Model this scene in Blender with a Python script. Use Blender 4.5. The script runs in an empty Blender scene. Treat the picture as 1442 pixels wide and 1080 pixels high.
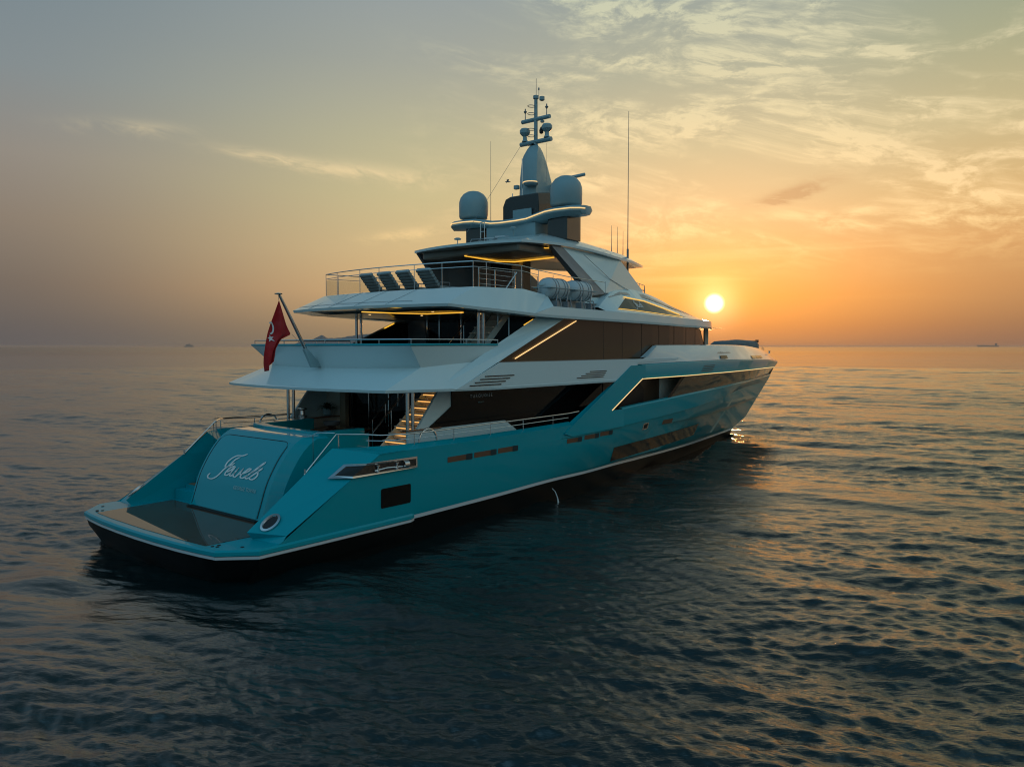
import bpy, math, random
import numpy as np
from mathutils import Vector, Matrix
random.seed(7)
R = math.radians
SC = bpy.context.scene
COL = SC.collection

# ------------------------------------------------------------------ camera
YAW, PITCH = 38.686, 2.759            # degrees: heading to port of the bow line, downward tilt
cam_d = bpy.data.cameras.new('camera')
cam = bpy.data.objects.new('camera', cam_d); COL.objects.link(cam)
cam.location = (-10.75, -23.15, 6.5)
cam.rotation_euler = (R(90 - PITCH), 0, R(YAW - 90))
cam_d.sensor_width = 36.0
cam_d.lens = 1079.0 / 1442.0 * 36.0
cam_d.clip_start = 0.1; cam_d.clip_end = 90000
SC.camera = cam
SC.view_settings.view_transform = 'Standard'; SC.view_settings.look = 'None'
SC.view_settings.exposure = 0.0; SC.view_settings.gamma = 1.0
SC.view_settings.use_curve_mapping = False
SC.cycles.max_bounces = 8
SC.cycles.filter_width = 1.1

# ------------------------------------------------------------------ sky
SUN_AZ, SUN_EL = 23.95, 3.1
sd = Vector((math.cos(R(SUN_AZ)) * math.cos(R(SUN_EL)), math.sin(R(SUN_AZ)) * math.cos(R(SUN_EL)), math.sin(R(SUN_EL))))
def lin(r, g, b):
    f = lambda c: (c / 255 / 12.92) if c / 255 <= 0.04045 else ((c / 255 + 0.055) / 1.055) ** 2.4
    return (f(r), f(g), f(b), 1.0)
world = bpy.data.worlds.new('World'); SC.world = world; world.use_nodes = True
class NT:
    """small helper for building node trees"""
    def __init__(s, nt): s.nt = nt; s.n = nt.nodes; s.l = nt.links
    def put(s, sock, v):
        if isinstance(v, bpy.types.NodeSocket): s.l.new(v, sock)
        elif v is not None: sock.default_value = v
    def m(s, op, a, b=None, c=None, clamp=False):
        n = s.n.new('ShaderNodeMath'); n.operation = op; n.use_clamp = clamp
        for i, v in enumerate((a, b, c)): s.put(n.inputs[i], v)
        return n.outputs[0]
    def v(s, op, a, b=None):
        n = s.n.new('ShaderNodeVectorMath'); n.operation = op
        s.put(n.inputs[0], a)
        if b is not None: s.put(n.inputs[1], b)
        return n.outputs['Value'] if op in ('DOT_PRODUCT', 'LENGTH') else n.outputs['Vector']
    def xyz(s, a):
        n = s.n.new('ShaderNodeSeparateXYZ'); s.put(n.inputs[0], a); return n.outputs
    def comb(s, x, y, z):
        n = s.n.new('ShaderNodeCombineXYZ')
        for i, v in enumerate((x, y, z)): s.put(n.inputs[i], v)
        return n.outputs[0]
    def ramp(s, f, stops, mode='LINEAR'):
        n = s.n.new('ShaderNodeValToRGB'); s.put(n.inputs[0], f); cr = n.color_ramp; cr.interpolation = mode
        while len(cr.elements) < len(stops): cr.elements.new(0.5)
        for e, (p, c) in zip(cr.elements, stops): e.position = p; e.color = c
        return n.outputs[0]
    def mix(s, f, a, b, mode='MIX'):
        n = s.n.new('ShaderNodeMix'); n.data_type = 'RGBA'; n.blend_type = mode
        s.put(n.inputs[0], f); s.put(n.inputs[6], a); s.put(n.inputs[7], b)
        return n.outputs[2]
    def rng(s, v, a, b, c=0.0, d=1.0, smooth=True):
        n = s.n.new('ShaderNodeMapRange'); n.interpolation_type = 'SMOOTHSTEP' if smooth else 'LINEAR'
        for i, x in enumerate((v, a, b, c, d)): s.put(n.inputs[i], x)
        return n.outputs[0]
    def noise(s, vec, scale, detail=4, rough=0.5, dist=0.0):
        n = s.n.new('ShaderNodeTexNoise'); s.put(n.inputs['Vector'], vec)
        n.inputs['Scale'].default_value = scale; n.inputs['Detail'].default_value = detail
        n.inputs['Roughness'].default_value = rough; n.inputs['Distortion'].default_value = dist
        return n.outputs['Fac']
w = NT(world.node_tree)
for n in list(w.n): w.n.remove(n)
tc = w.n.new('ShaderNodeTexCoord').outputs['Generated']
dirn = w.v('NORMALIZE', tc)
dx, dy, dz = w.xyz(dirn)
el = w.m('MULTIPLY', w.m('ARCSINE', dz), 180 / math.pi)
az = w.m('MULTIPLY', w.m('ARCTAN2', dy, dx), 180 / math.pi)
da = w.m('SUBTRACT', az, SUN_AZ)                                  # degrees from the sun, + to port
da = w.m('SUBTRACT', w.m('FLOORED_MODULO', w.m('ADD', da, 180.0), 360.0), 180.0)
aabs = w.m('ABSOLUTE', da)
ep = w.m('DIVIDE', w.m('MAXIMUM', el, 0.0), 90.0)
def stops(*a): return [(e / 90.0, lin(*c)) for e, c in a]
rampS = w.ramp(ep, stops((0, (178, 124, 88)), (1.5, (194, 122, 76)), (3.5, (222, 140, 74)), (6, (228, 160, 98)), (10, (214, 180, 134)),
                         (14, (196, 182, 144)), (19, (168, 170, 148)), (25, (140, 154, 152)), (50, (62, 86, 94)), (90, (52, 92, 116))))
rampR = w.ramp(ep, stops((0, (138, 106, 88)), (1.5, (152, 112, 84)), (4, (184, 132, 88)), (7, (204, 152, 98)), (10, (208, 172, 116)),
                         (14, (194, 178, 134)), (19, (162, 164, 132)), (25, (132, 152, 140)), (50, (62, 86, 94)), (90, (52, 92, 116))))
rampL = w.ramp(ep, stops((0, (96, 93, 94)), (1.5, (100, 95, 93)), (4, (112, 101, 94)), (8, (134, 120, 107)), (12, (142, 134, 125)),
                         (17, (128, 137, 140)), (25, (112, 130, 140)), (50, (60, 86, 98)), (90, (52, 92, 116))))
rampM = w.ramp(ep, stops((0, (140, 124, 98)), (1.5, (158, 134, 102)), (4, (196, 160, 116)), (7, (200, 174, 128)), (11, (192, 180, 136)),
                         (15, (178, 174, 142)), (20, (156, 160, 150)), (25, (142, 153, 156)), (50, (62, 86, 94)), (90, (52, 92, 116))))
rampB = w.ramp(ep, stops((0, (54, 84, 98)), (4, (76, 112, 126)), (12, (104, 142, 158)), (25, (122, 168, 190)), (50, (122, 176, 206)), (90, (52, 92, 116))))
left = w.mix(w.rng(da, 20.0, 50.0), rampM, rampL)
left = w.mix(w.rng(da, 3.0, 22.0), rampS, left)
right = w.mix(w.rng(w.m('MULTIPLY', da, -1.0), 2.0, 20.0), rampS, rampR)
sky = w.mix(w.m('GREATER_THAN', da, 0.0), right, left)
rampQ = w.ramp(ep, stops((0, (112, 98, 92)), (4, (138, 116, 100)), (10, (150, 140, 122)), (17, (140, 148, 140)), (25, (128, 152, 158)), (50, (96, 140, 164)), (90, (52, 92, 116))))
sky = w.mix(w.m('MULTIPLY', w.rng(aabs, 22.0, 60.0), w.m('LESS_THAN', da, 0.0)), sky, rampQ)
sky = w.mix(w.rng(aabs, 55.0, 120.0), sky, rampB)
# cirrus: stretched noise on the sky, thick to the right of the sun, two wisps to the left
warp = w.noise(w.comb(w.m('MULTIPLY', az, 0.06), w.m('MULTIPLY', el, 0.10), 2.0), 1.0, 3, 0.5)
u1 = w.m('ADD', w.m('MULTIPLY', az, 0.085), w.m('MULTIPLY', warp, 1.6))
v1 = w.m('ADD', w.m('MULTIPLY', el, 0.36), w.m('MULTIPLY', az, -0.05))
v1 = w.m('ADD', v1, w.m('MULTIPLY', warp, 1.2))
nA = w.noise(w.comb(u1, v1, 0.0), 1.0, 7, 0.58, 0.25)
nB = w.noise(w.comb(w.m('MULTIPLY', u1, 3.6), w.m('MULTIPLY', v1, 2.6), 5.0), 1.0, 10, 0.68, 0.25)
cl = w.m('MULTIPLY', w.rng(nA, 0.38, 0.66), w.rng(nB, 0.38, 0.66))
msk = w.m('MULTIPLY', w.rng(da, 26.0, -2.0), w.m('MULTIPLY', w.rng(el, 4.0, 12.0), w.rng(el, 60.0, 25.0)))
cl = w.m('MULTIPLY', w.m('MULTIPLY', cl, msk), 2.3)
low = w.noise(w.comb(w.m('MULTIPLY', az, 0.06), w.m('MULTIPLY', el, 1.1), 9.0), 1.0, 5, 0.55, 0.4)
lowm = w.m('MULTIPLY', w.m('MULTIPLY', w.rng(low, 0.48, 0.7), w.rng(aabs, 26.0, 4.0)), w.m('MULTIPLY', w.rng(el, 2.6, 5.0), w.rng(el, 13.0, 7.0)))
cl = w.m('ADD', cl, w.m('MULTIPLY', lowm, 0.32))
def wisp(a0, e0, sa, se, slope, gain, wob=1.1):
    ea = w.m('SUBTRACT', az, a0)
    ee = w.m('SUBTRACT', w.m('SUBTRACT', el, e0), w.m('MULTIPLY', ea, slope))
    ee = w.m('ADD', ee, w.m('MULTIPLY', w.m('SUBTRACT', nB, 0.5), wob))
    q = w.m('ADD', w.m('POWER', w.m('ABSOLUTE', w.m('DIVIDE', ea, sa)), 2.0), w.m('POWER', w.m('ABSOLUTE', w.m('DIVIDE', ee, se)), 2.0))
    g = w.m('EXPONENT', w.m('MULTIPLY', q, -1.0))
    return w.m('MULTIPLY', g, w.m('MULTIPLY', w.rng(nB, 0.32, 0.66), gain))
for a in ((64.6, 14.2, 3.2, .45, -.05, .5), (55.5, 13.0, 3.6, .4, .10, .9), (49.0, 12.4, 4.0, .6, .08, .9), (46.5, 8.2, 2.6, .4, -.12, .9)):
    cl = w.m('ADD', cl, wisp(*a))
ccol = w.ramp(ep, stops((0, (255, 190, 120)), (5, (255, 214, 140)), (10, (252, 216, 160)), (16, (228, 212, 168)), (24, (204, 208, 178)), (60, (170, 190, 200))))
sky = w.mix(w.m('MINIMUM', w.m('MULTIPLY', cl, 0.72), 0.8), sky, ccol)
dark = wisp(19.0, 10.5, 2.3, .42, -.26, 1.6, 2.0)
sky = w.mix(w.m('MINIMUM', dark, 0.7), sky, lin(178, 136, 100))
# slow streaks of haze near the sun
cosang = w.v('DOT_PRODUCT', dirn, tuple(sd))
ang = w.m('MULTIPLY', w.m('ARCCOSINE', w.m('MINIMUM', cosang, 1.0)), 180 / math.pi)
def gauss(sig): return w.m('EXPONENT', w.m('MULTIPLY', w.m('POWER', w.m('DIVIDE', ang, sig), 2.0), -1.0))
up = w.rng(el, 1.2, 5.2)
glow = w.mix(1.0, w.mix(gauss(2.3), (0, 0, 0, 1), (0.34, 0.12, 0.01, 1)), w.mix(gauss(6.5), (0, 0, 0, 1), (0.06, 0.012, 0.0, 1)), 'ADD')
glow = w.mix(1.0, glow, w.comb(up, up, up), 'MULTIPLY')
sky = w.mix(1.0, sky, glow, 'ADD')
disc = w.m('ADD', w.rng(ang, 0.80, 0.26), w.m('MULTIPLY', gauss(1.5), .11))
sky = w.mix(1.0, sky, w.mix(disc, (0, 0, 0, 1), (5.0, 3.4, 1.7, 1)), 'ADD')
nish = w.n.new('ShaderNodeTexSky'); nish.sky_type = 'NISHITA'; nish.sun_disc = False
nish.sun_elevation = R(SUN_EL); nish.sun_rotation = R(90 - SUN_AZ); nish.dust_density = 3.0
nadd = w.mix(1.0, nish.outputs[0], (0.012, 0.012, 0.012, 1), 'MULTIPLY')
sky = w.mix(1.0, sky, nadd, 'ADD')
bg = w.n.new('ShaderNodeBackground'); w.l.new(sky, bg.inputs[0]); bg.inputs[1].default_value = 1.0
wo = w.n.new('ShaderNodeOutputWorld'); w.l.new(bg.outputs[0], wo.inputs[0])
world.cycles.sampling_method = 'MANUAL'; world.cycles.sample_map_resolution = 2048

# ------------------------------------------------------------------ sun (low, behind haze)
sl = bpy.data.lights.new('sun', 'SUN'); sl.energy = 0.55; sl.angle = R(2.2); sl.color = (1.0, 0.46, 0.16)
so = bpy.data.objects.new('sun', sl); COL.objects.link(so)
so.rotation_euler = (-sd).to_track_quat('-Z', 'Y').to_euler()
so.location = (60, 40, 40)

# ------------------------------------------------------------------ materials
def mat(name, col, rough=0.5, metal=0.0, coat=0.0, emit=None, es=0.0, bump=None, spec=0.5, ior=1.5, vary=0.0):
    m = bpy.data.materials.new(name); m.use_nodes = True
    t = NT(m.node_tree); b = t.n['Principled BSDF']
    b.inputs['Base Color'].default_value = (*col, 1); b.inputs['Roughness'].default_value = rough
    b.inputs['Metallic'].default_value = metal; b.inputs['Coat Weight'].default_value = coat
    b.inputs['Coat Roughness'].default_value = 0.03; b.inputs['IOR'].default_value = ior
    b.inputs['Specular IOR Level'].default_value = spec
    if emit: b.inputs['Emission Color'].default_value = (*emit, 1); b.inputs['Emission Strength'].default_value = es
    o = t.n.new('ShaderNodeTexCoord').outputs['Object']
    if vary:
        f = t.noise(o, 0.9, 5, 0.6)
        c2 = tuple(c * (1 - vary) for c in col); c3 = tuple(min(1, c * (1 + vary * 0.5)) for c in col)
        t.l.new(t.ramp(f, [(0.3, (*c2, 1)), (0.7, (*c3, 1))]), b.inputs['Base Color'])
        t.l.new(t.rng(t.noise(o, 3.0, 4, 0.6), 0.3, 0.7, rough * 0.8, rough * 1.35 + 0.01), b.inputs['Roughness'])
    if bump:
        bn = t.n.new('ShaderNodeBump'); bn.inputs['Strength'].default_value = bump[1]; bn.inputs['Distance'].default_value = 0.02
        t.l.new(t.noise(o, bump[0], 4, 0.5), bn.inputs['Height']); t.l.new(bn.outputs[0], b.inputs['Normal'])
    return m
TEAL = mat('teal_paint', (0.0, 0.32, 0.385), 0.35, 0.0, 0.42, spec=0.05)
WHITE = mat('white_paint', (0.62, 0.76, 0.78), 0.35, 0.0, 0.8, spec=0.1)
WHITEG = mat('white_polished', (0.62, 0.64, 0.66), 0.06, 0.0, 1.0)
STRIPE = mat('boot_stripe_white', (0.62, 0.66, 0.68), 0.2, 0.0, 0.5)
BLACKH = mat('antifouling_black', (0.004, 0.005, 0.005), 0.45, spec=.12)
GLASSB = mat('bronze_glass', (0.075, 0.045, 0.022), 0.04, 0.0, 0.0, ior=1.5)
GLASSK = mat('black_glass', (0.006, 0.006, 0.006), 0.05, 0.0, 0.0, spec=.16)
STEEL = mat('stainless_steel', (0.62, 0.62, 0.62), 0.16, 1.0)
GREYS = mat('grey_paint', (0.22, 0.24, 0.26), 0.35, 0, 0.3, vary=0.1)
DOMEM = mat('radome_gelcoat', (0.26, 0.39, 0.42), 0.38, 0, 0.2, vary=0.05)
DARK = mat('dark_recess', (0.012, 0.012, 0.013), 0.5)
CEIL = mat('soffit_panel', (0.24, 0.22, 0.18), 0.35, 0, 0.25)
CREAM = mat('cream_panel', (0.72, 0.66, 0.56), 0.5, vary=0.06)
CUSH = mat('cushion_fabric', (0.50, 0.46, 0.40), 0.85, bump=(30, 0.3))
GREYC = mat('grey_canvas', (0.28, 0.34, 0.36), 0.8, bump=(12, 0.4), vary=0.2)
COVER = mat('cover_fabric', (0.13, 0.15, 0.16), 0.75, bump=(4, 0.5), vary=0.2)
REDC = mat('red_flag_cloth', (0.42, 0.012, 0.015), 0.75, bump=(25, 0.2), vary=0.15)
WHITEC = mat('white_flag_cloth', (0.75, 0.75, 0.75), 0.8)
LEAF = mat('leaf', (0.02, 0.06, 0.02), 0.5, vary=0.4)
WOODD = mat('varnished_wood', (0.22, 0.07, 0.025), 0.25, 0, 0.6, vary=0.3)
RUBBER = mat('black_rubber', (0.01, 0.01, 0.01), 0.6)
TEXT = mat('silver_lettering', (0.75, 0.78, 0.78), 0.4)
TEXT2 = mat('dull_teal_lettering', (0.28, 0.52, 0.54), 0.4)
LED = mat('warm_light_strip', (0.9, 0.6, 0.2), 0.5, emit=(1.0, 0.50, 0.045), es=1.05)
LEDB = mat('pale_light_strip', (0.9, 0.7, 0.4), 0.5, emit=(1.0, 0.60, 0.22), es=1.0)
STAIRL = mat('stair_light', (0.9, 0.6, 0.3), 0.5, emit=(1.0, 0.50, 0.13), es=1.1)
SEAM = mat('panel_seam', (0.0, 0.03, 0.04), 0.5)
def teak():
    m = bpy.data.materials.new('teak_deck'); m.use_nodes = True
    t = NT(m.node_tree); b = t.n['Principled BSDF']
    o = t.n.new('ShaderNodeTexCoord').outputs['Object']
    x, y, z = t.xyz(o)
    fr = t.m('FRACT', t.m('MULTIPLY', y, 14.0))
    seam = t.m('LESS_THAN', fr, 0.09)
    g = t.noise(t.comb(t.m('MULTIPLY', x, 1.5), t.m('MULTIPLY', y, 20.0), 0.0), 1.0, 4, 0.6)
    c = t.ramp(g, [(0.25, (0.07, 0.035, 0.02, 1)), (0.75, (0.15, 0.08, 0.048, 1))])
    c = t.mix(seam, c, (0.012, 0.011, 0.01, 1)); t.l.new(c, b.inputs['Base Color'])
    wet = t.rng(t.noise(o, 1.6, 4, 0.6, 0.5), 0.50, 0.70, 0.015, 0.07)
    t.l.new(wet, b.inputs['Roughness']); b.inputs['Specular IOR Level'].default_value = 0.33
    return m
TEAK = teak()

# ------------------------------------------------------------------ mesh helpers
TWIN = {}
class G:
    def __init__(s): s.v = []; s.f = []; s.twin = False
    def add(s, vs, fs):
        o = len(s.v); s.v += [tuple(map(float, p)) for p in vs]; s.f += [tuple(o + i for i in f) for f in fs]; return s
    def poly(s, *p): return s.add(p, [tuple(range(len(p)))])
    def box(s, c, d, rz=0.0, ry=0.0):
        M = Matrix.Rotation(rz, 3, 'Z') @ Matrix.Rotation(ry, 3, 'Y')
        vs = [Vector(c) + M @ Vector((sx * d[0] / 2, sy * d[1] / 2, sz * d[2] / 2)) for sx in (-1, 1) for sy in (-1, 1) for sz in (-1, 1)]
        return s.add(vs, [(0, 1, 3, 2), (4, 6, 7, 5), (0, 4, 5, 1), (2, 3, 7, 6), (0, 2, 6, 4), (1, 5, 7, 3)])
    def prism(s, pts, vec):
        n = len(pts); q = [tuple(a + b for a, b in zip(p, vec)) for p in pts]
        return s.add(list(pts) + q, [tuple(range(n)), tuple(range(2 * n - 1, n - 1, -1))] + [(i, (i + 1) % n, n + (i + 1) % n, n + i) for i in range(n)])
    def xz(s, pts, y, t): return s.prism([(x, y, z) for x, z in pts], (0, t, 0))
    def xy(s, pts, z, t): return s.prism([(x, y, z) for x, y in pts], (0, 0, t))
    def loft(s, rows, closed=False, cap=False):
        n = len(rows[0]); vs = [p for r in rows for p in r]; fs = []
        for i in range(len(rows) - 1):
            for j in range(n if closed else n - 1):
                k = (j + 1) % n; fs.append((i * n + j, i * n + k, (i + 1) * n + k, (i + 1) * n + j))
        if cap: fs += [tuple(range(n - 1, -1, -1)), tuple((len(rows) - 1) * n + j for j in range(n))]
        return s.add(vs, fs)
    def tube(s, path, r, n=8, cap=True):
        path = [Vector(p) for p in path]; rows = []
        for i, p in enumerate(path):
            d = (path[min(i + 1, len(path) - 1)] - path[max(i - 1, 0)]).normalized()
            a = d.cross(Vector((0, 0, 1)))
            if a.length < 1e-3: a = d.cross(Vector((1, 0, 0)))
            a.normalize(); b = d.cross(a)
            rr = r[i] if isinstance(r, (list, tuple)) else r
            rows.append([p + a * rr * math.cos(2 * math.pi * k / n) + b * rr * math.sin(2 * math.pi * k / n) for k in range(n)])
        return s.loft(rows, True, cap)
    def lathe(s, prof, c, n=32, axis='z'):
        rows = []
        for r, h in prof:
            row = []
            for k in range(n):
                a = 2 * math.pi * k / n; p = (r * math.cos(a), r * math.sin(a), h)
                if axis == 'x': p = (h, p[0], p[1])
                if axis == 'y': p = (p[0], h, p[1])
                row.append((c[0] + p[0], c[1] + p[1], c[2] + p[2]))
            rows.append(row)
        return s.loft(rows, True, True)
    def mirror(s, join=False):
        """join: both halves meet and stay one mesh; else build() makes a second object for the port side"""
        if not join: s.twin = True; return s
        o = len(s.v); s.v += [(x, -y, z) for x, y, z in s.v]; s.f += [tuple(o + i for i in reversed(f)) for f in s.f]; return s
    def build(s, name, material, parent=None, smooth=False, bevel=0.0, label=None, angle=35):
        if s.twin:
            q = G(); q.v = [(x, -y, z) for x, y, z in s.v]; q.f = [tuple(reversed(f)) for f in s.f]; s.twin = False
            o = s.build(name, material, parent, smooth, bevel, label, angle)
            TWIN[o.name] = q.build(name, material, TWIN.get(parent.name, parent) if parent else None, smooth, bevel, label, angle)
            return o
        me = bpy.data.meshes.new(name); me.from_pydata(s.v, [], s.f); me.update()
        import bmesh
        bm = bmesh.new(); bm.from_mesh(me); bmesh.ops.remove_doubles(bm, verts=bm.verts, dist=0.0005)
        bmesh.ops.recalc_face_normals(bm, faces=bm.faces); bm.to_mesh(me); bm.free()
        me.materials.append(material)
        o = bpy.data.objects.new(name, me); COL.objects.link(o)
        if smooth:
            me.polygons.foreach_set('use_smooth', [True] * len(me.polygons))
            try: me.set_sharp_from_angle(angle=R(angle))
            except Exception: pass
        if bevel:
            b = o.modifiers.new('bevel', 'BEVEL'); b.width = bevel; b.segments = 2; b.limit_method = 'ANGLE'; b.angle_limit = R(35); b.harden_normals = False
        if parent: o.parent = parent; o.matrix_parent_inverse = parent.matrix_world.inverted() if False else Matrix.Identity(4)
        if label: o['label'] = label
        return o
def thing(name, label, cat, loc=(0, 0, 0), group=None):
    o = bpy.data.objects.new(name, None); COL.objects.link(o); o.location = loc; o.empty_display_size = 0.3
    o['label'] = label; o['category'] = cat
    if group: o['group'] = group
    return o
def pchip(pts, idx):
    xs = np.array([p[0] for p in pts], float); ys = np.array([p[idx] for p in pts], float)
    h = np.diff(xs); d = np.diff(ys) / h; m = np.zeros(len(xs)); m[0] = d[0]; m[-1] = d[-1]
    for i in range(1, len(xs) - 1):
        if d[i - 1] * d[i] > 0:
            w1 = 2 * h[i] + h[i - 1]; w2 = h[i] + 2 * h[i - 1]; m[i] = (w1 + w2) / (w1 / d[i - 1] + w2 / d[i])
    def f(x):
        x = min(max(x, xs[0]), xs[-1]); i = min(int(np.searchsorted(xs, x, 'right') - 1), len(xs) - 2)
        t = (x - xs[i]) / h[i]
        return float(ys[i] * (2 * t**3 - 3 * t**2 + 1) + m[i] * h[i] * (t**3 - 2 * t**2 + t) + ys[i + 1] * (-2 * t**3 + 3 * t**2) + m[i + 1] * h[i] * (t**3 - t**2))
    return f
def curve(pts):
    fy, fz = pchip(pts, 1), pchip(pts, 2)
    return lambda x: (x, fy(x), fz(x))
def row(c, x0, x1, n, dy=0.0, dz=0.0, ease=True):
    out = []
    for i in range(n + 1):
        t = i / n
        if ease: t = 1 - (1 - t) ** 1.35
        x, y, z = c(x0 + (x1 - x0) * t)
        yy = y + dy if y > 0.02 else 0.0
        out.append((x, -max(yy, 0.0), z + dz))
    return out

# ================================================================== YACHT
Y = thing('motor_yacht', 'large turquoise and white motor yacht with glowing yellow light strips on the calm sea', 'yacht')
# ---- longitudinal curves of the hull, (x, half breadth, z)
S_ = curve([(1.05, 4.85, .70), (7, 4.80, .79), (11, 4.76, .84), (15, 4.64, .90), (17.5, 4.46, .85), (20.5, 4.10, .80), (24, 3.55, .67), (31.0, 2.50, .47), (35.2, 1.76, .37), (40, .86, .28), (43.2, .25, .23), (44.9, 0, .22)])
K_ = curve([(0.6, 4.3, -.8), (7, 4.45, -.8), (15, 4.2, -.8), (20, 3.8, -.8), (29, 2.5, -.8), (36, 1.3, -.8), (41, .4, -.8), (43.4, 0, -.8)])
N_ = curve([(4.5, 4.88, 2.6), (10, 4.90, 2.62), (16, 4.90, 2.66), (20, 4.86, 2.78), (24, 4.76, 2.93), (29, 4.5, 3.15), (34, 3.85, 3.40), (38, 3.0, 3.55), (42, 2.1, 3.62), (47, .95, 3.62), (51.9, 0, 3.62)])
C_ = curve([(5.36, 4.9, 3.11), (10.3, 4.92, 3.13), (15.5, 4.93, 3.18), (18.5, 4.93, 3.38), (20.2, 4.93, 3.58), (24.1, 4.9, 3.77), (28.5, 4.75, 3.95), (32.2, 4.42, 4.05), (37.4, 3.65, 4.13), (41.2, 2.90, 4.15), (45, 1.95, 4.15), (49, .95, 4.14), (52.7, 0, 4.14)])
L_ = curve([(20, 4.95, 4.95), (26.5, 4.92, 4.96), (31.5, 4.68, 4.98), (37.3, 4.05, 4.98), (43.1, 3.0, 4.96), (47.5, 1.85, 4.90), (51, .8, 4.82), (53.6, 0, 4.76)])
T_ = curve([(20, 4.97, 5.58), (26.5, 4.95, 5.66), (31.5, 4.75, 5.68), (37, 4.2, 5.64), (43.1, 3.05, 5.54), (48, 1.9, 5.42), (51.5, .85, 5.30), (54.4, 0, 5.20)])
M_ = curve([(1.75, 4.88, 1.02), (7, 4.86, 1.05), (15, 4.74, 1.12), (20, 4.42, 1.10), (24, 4.05, 1.06), (29.4, 3.45, 1.02), (35, 2.55, .98), (40, 1.6, .98), (44.2, .70, .98), (47.4, 0, 1.0)])
def side(name, rows, m, parent=Y, **k):
    g = G().loft(rows); g.mirror(join=(rows[0][-1][1] == 0)); return g.build(name, m, parent, smooth=True, **k)
NX = 120
hull = side('hull', [row(S_, 1.05, 44.9, NX, .02, .11), row(M_, 1.75, 47.4, NX),
    row(N_, 4.5, 51.9, NX)], TEAL)
def row2(c, x0, x1, n, dy=0., dz=0.):   # with the raised step forward of x=16
    out = []
    for (x, y, z) in row(c, x0, x1, n): out.append((x, y - (dy * min(1, max(0, (x - 15.6) / .3)) if y < -.02 else 0), z + dz))
    return out
side('hull_topside', [row2(N_, 4.5, 51.9, NX), row2(N_, 4.5, 51.9, NX, .055, .015), row2(C_, 5.36, 52.7, NX, .03)], TEAL)
side('boot_stripe', [row(S_, 1.05, 44.9, NX, .022, 0), row(S_, 1.05, 44.9, NX, .03, .125)], STRIPE)
side('bottom_hull', [row(K_, 0.6, 43.4, NX), row(S_, 1.05, 44.9, NX, 0, .01)], BLACKH)
# ---- swim platform
half = [(-.08, 0), (-.06, 1.2), (0, 2.4), (.10, 3.4), (.20, 4.08), (1.03, 4.92), (3, 4.95), (6.7, 4.93), (6.95, 4.82)]
outl = lambda ins: [(x + ins * (1 if x < .3 else .4), -(y - (ins if y > 3.9 else 0))) for x, y in half]
def ring(ins, z): h = outl(ins); return [(x, y, z) for x, y in h] + [(x, -y, z) for x, y in reversed(h[1:])]
g = G().loft([ring(.03, .80), ring(0, .83), ring(0, .93), ring(.05, .98)], True); rr = ring(.05, .98)
plat = g.build('swim_platform', TEAL, Y, smooth=True, angle=20)
G().poly(*rr).build('platform_top', TEAL, plat)
G().loft([ring(.05, .70), ring(.025, .72), ring(.025, .80)], True).build('platform_stripe', STRIPE, plat)
g = G().loft([ring(.9, -.8), ring(.35, 0), ring(.1, .5), ring(.06, .705)], True).build('transom_bottom', BLACKH, plat, smooth=True)
tk = [(.33, -3.40), (.25, -2.2), (.2, 0), (.25, 2.2), (.33, 3.40), (3.0, 3.52), (3.0, -3.52)]
G().xy(tk, .97, .022).build('teak_inlay', TEAK, plat)
for (x, y) in ((.42, 3.6), (.48, 3.75), (.9, 4.3), (1.9, 4.4), (.6, 3.62)):
    G().lathe([(.05, 0), (.05, .015), (.02, .02)], (x, -y, .98), 10).mirror().build('deck_socket', RUBBER, plat)
# ---- stern wings
for sgn, nm in ((-1, 'starboard'), (1, 'port')):
    inn = [(1.42, 3.70, 1.20), (3.47, 3.62, 2.58), (4.45, 3.72, 3.30), (5.2, 4.35, 3.31), (6.5, 4.6, 3.28)]
    out = [(1.98, 4.80, 1.16), (4.5, 4.9, 2.61), (5.36, 4.93, 3.11), (5.9, 4.93, 3.12), (6.5, 4.93, 3.125)]
    s = lambda p: (p[0], p[1] * sgn, p[2])
    g = G()
    for a, b in ((0, 1), (1, 2), (2, 3), (3, 4)): g.poly(s(inn[a]), s(inn[b]), s(out[b]), s(out[a]))
    g.poly(s(inn[0]), s(out[0]), s((1.75, 4.88, .98)), s((1.6, 3.72, .98)))
    g.poly(s(inn[0]), s((1.6, 3.72, .98)), s((5.4, 3.66, .98)), s((5.4, 3.66, 2.5)), s((4.45, 3.66, 3.30)), s((3.47, 3.62, 2.58)))
    g.poly(s((4.45, 3.66, 3.30)), s((5.4, 3.66, 2.5)), s((6.5, 4.55, 2.5)), s((6.5, 4.6, 3.28)), s((5.2, 4.35, 3.31)))
    wg = g.build('stern_wing', TEAL, Y)
    # chrome mooring ring lying on the sloping face
    a = Vector(s((1.42, 3.70, 1.20))); b = Vector(s((3.47, 3.62, 2.58))); c = Vector(s((1.98, 4.80, 1.16)))
    e1 = (b - a).normalized(); nrm = (c - a).cross(b - a).normalized()
    if nrm.z < 0: nrm = -nrm
    e2 = nrm.cross(e1); cc = Vector(s((1.98, 4.05, 1.40)))
    cc = cc - nrm * ((cc - a).dot(nrm)) + nrm * .02
    oval = lambda r1, r2, h: [cc + e1 * r1 * math.cos(t) + e2 * r2 * math.sin(t) + nrm * h for t in [2 * math.pi * k / 28 for k in range(28)]]
    G().loft([oval(.34, .24, -.01), oval(.34, .24, .02), oval(.27, .175, .03), oval(.25, .155, -.01)], True).build('mooring_ring', STEEL, wg, smooth=True)
    G().poly(*oval(.255, .16, -.004)).build('mooring_ring_hole', DARK, wg)
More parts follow.
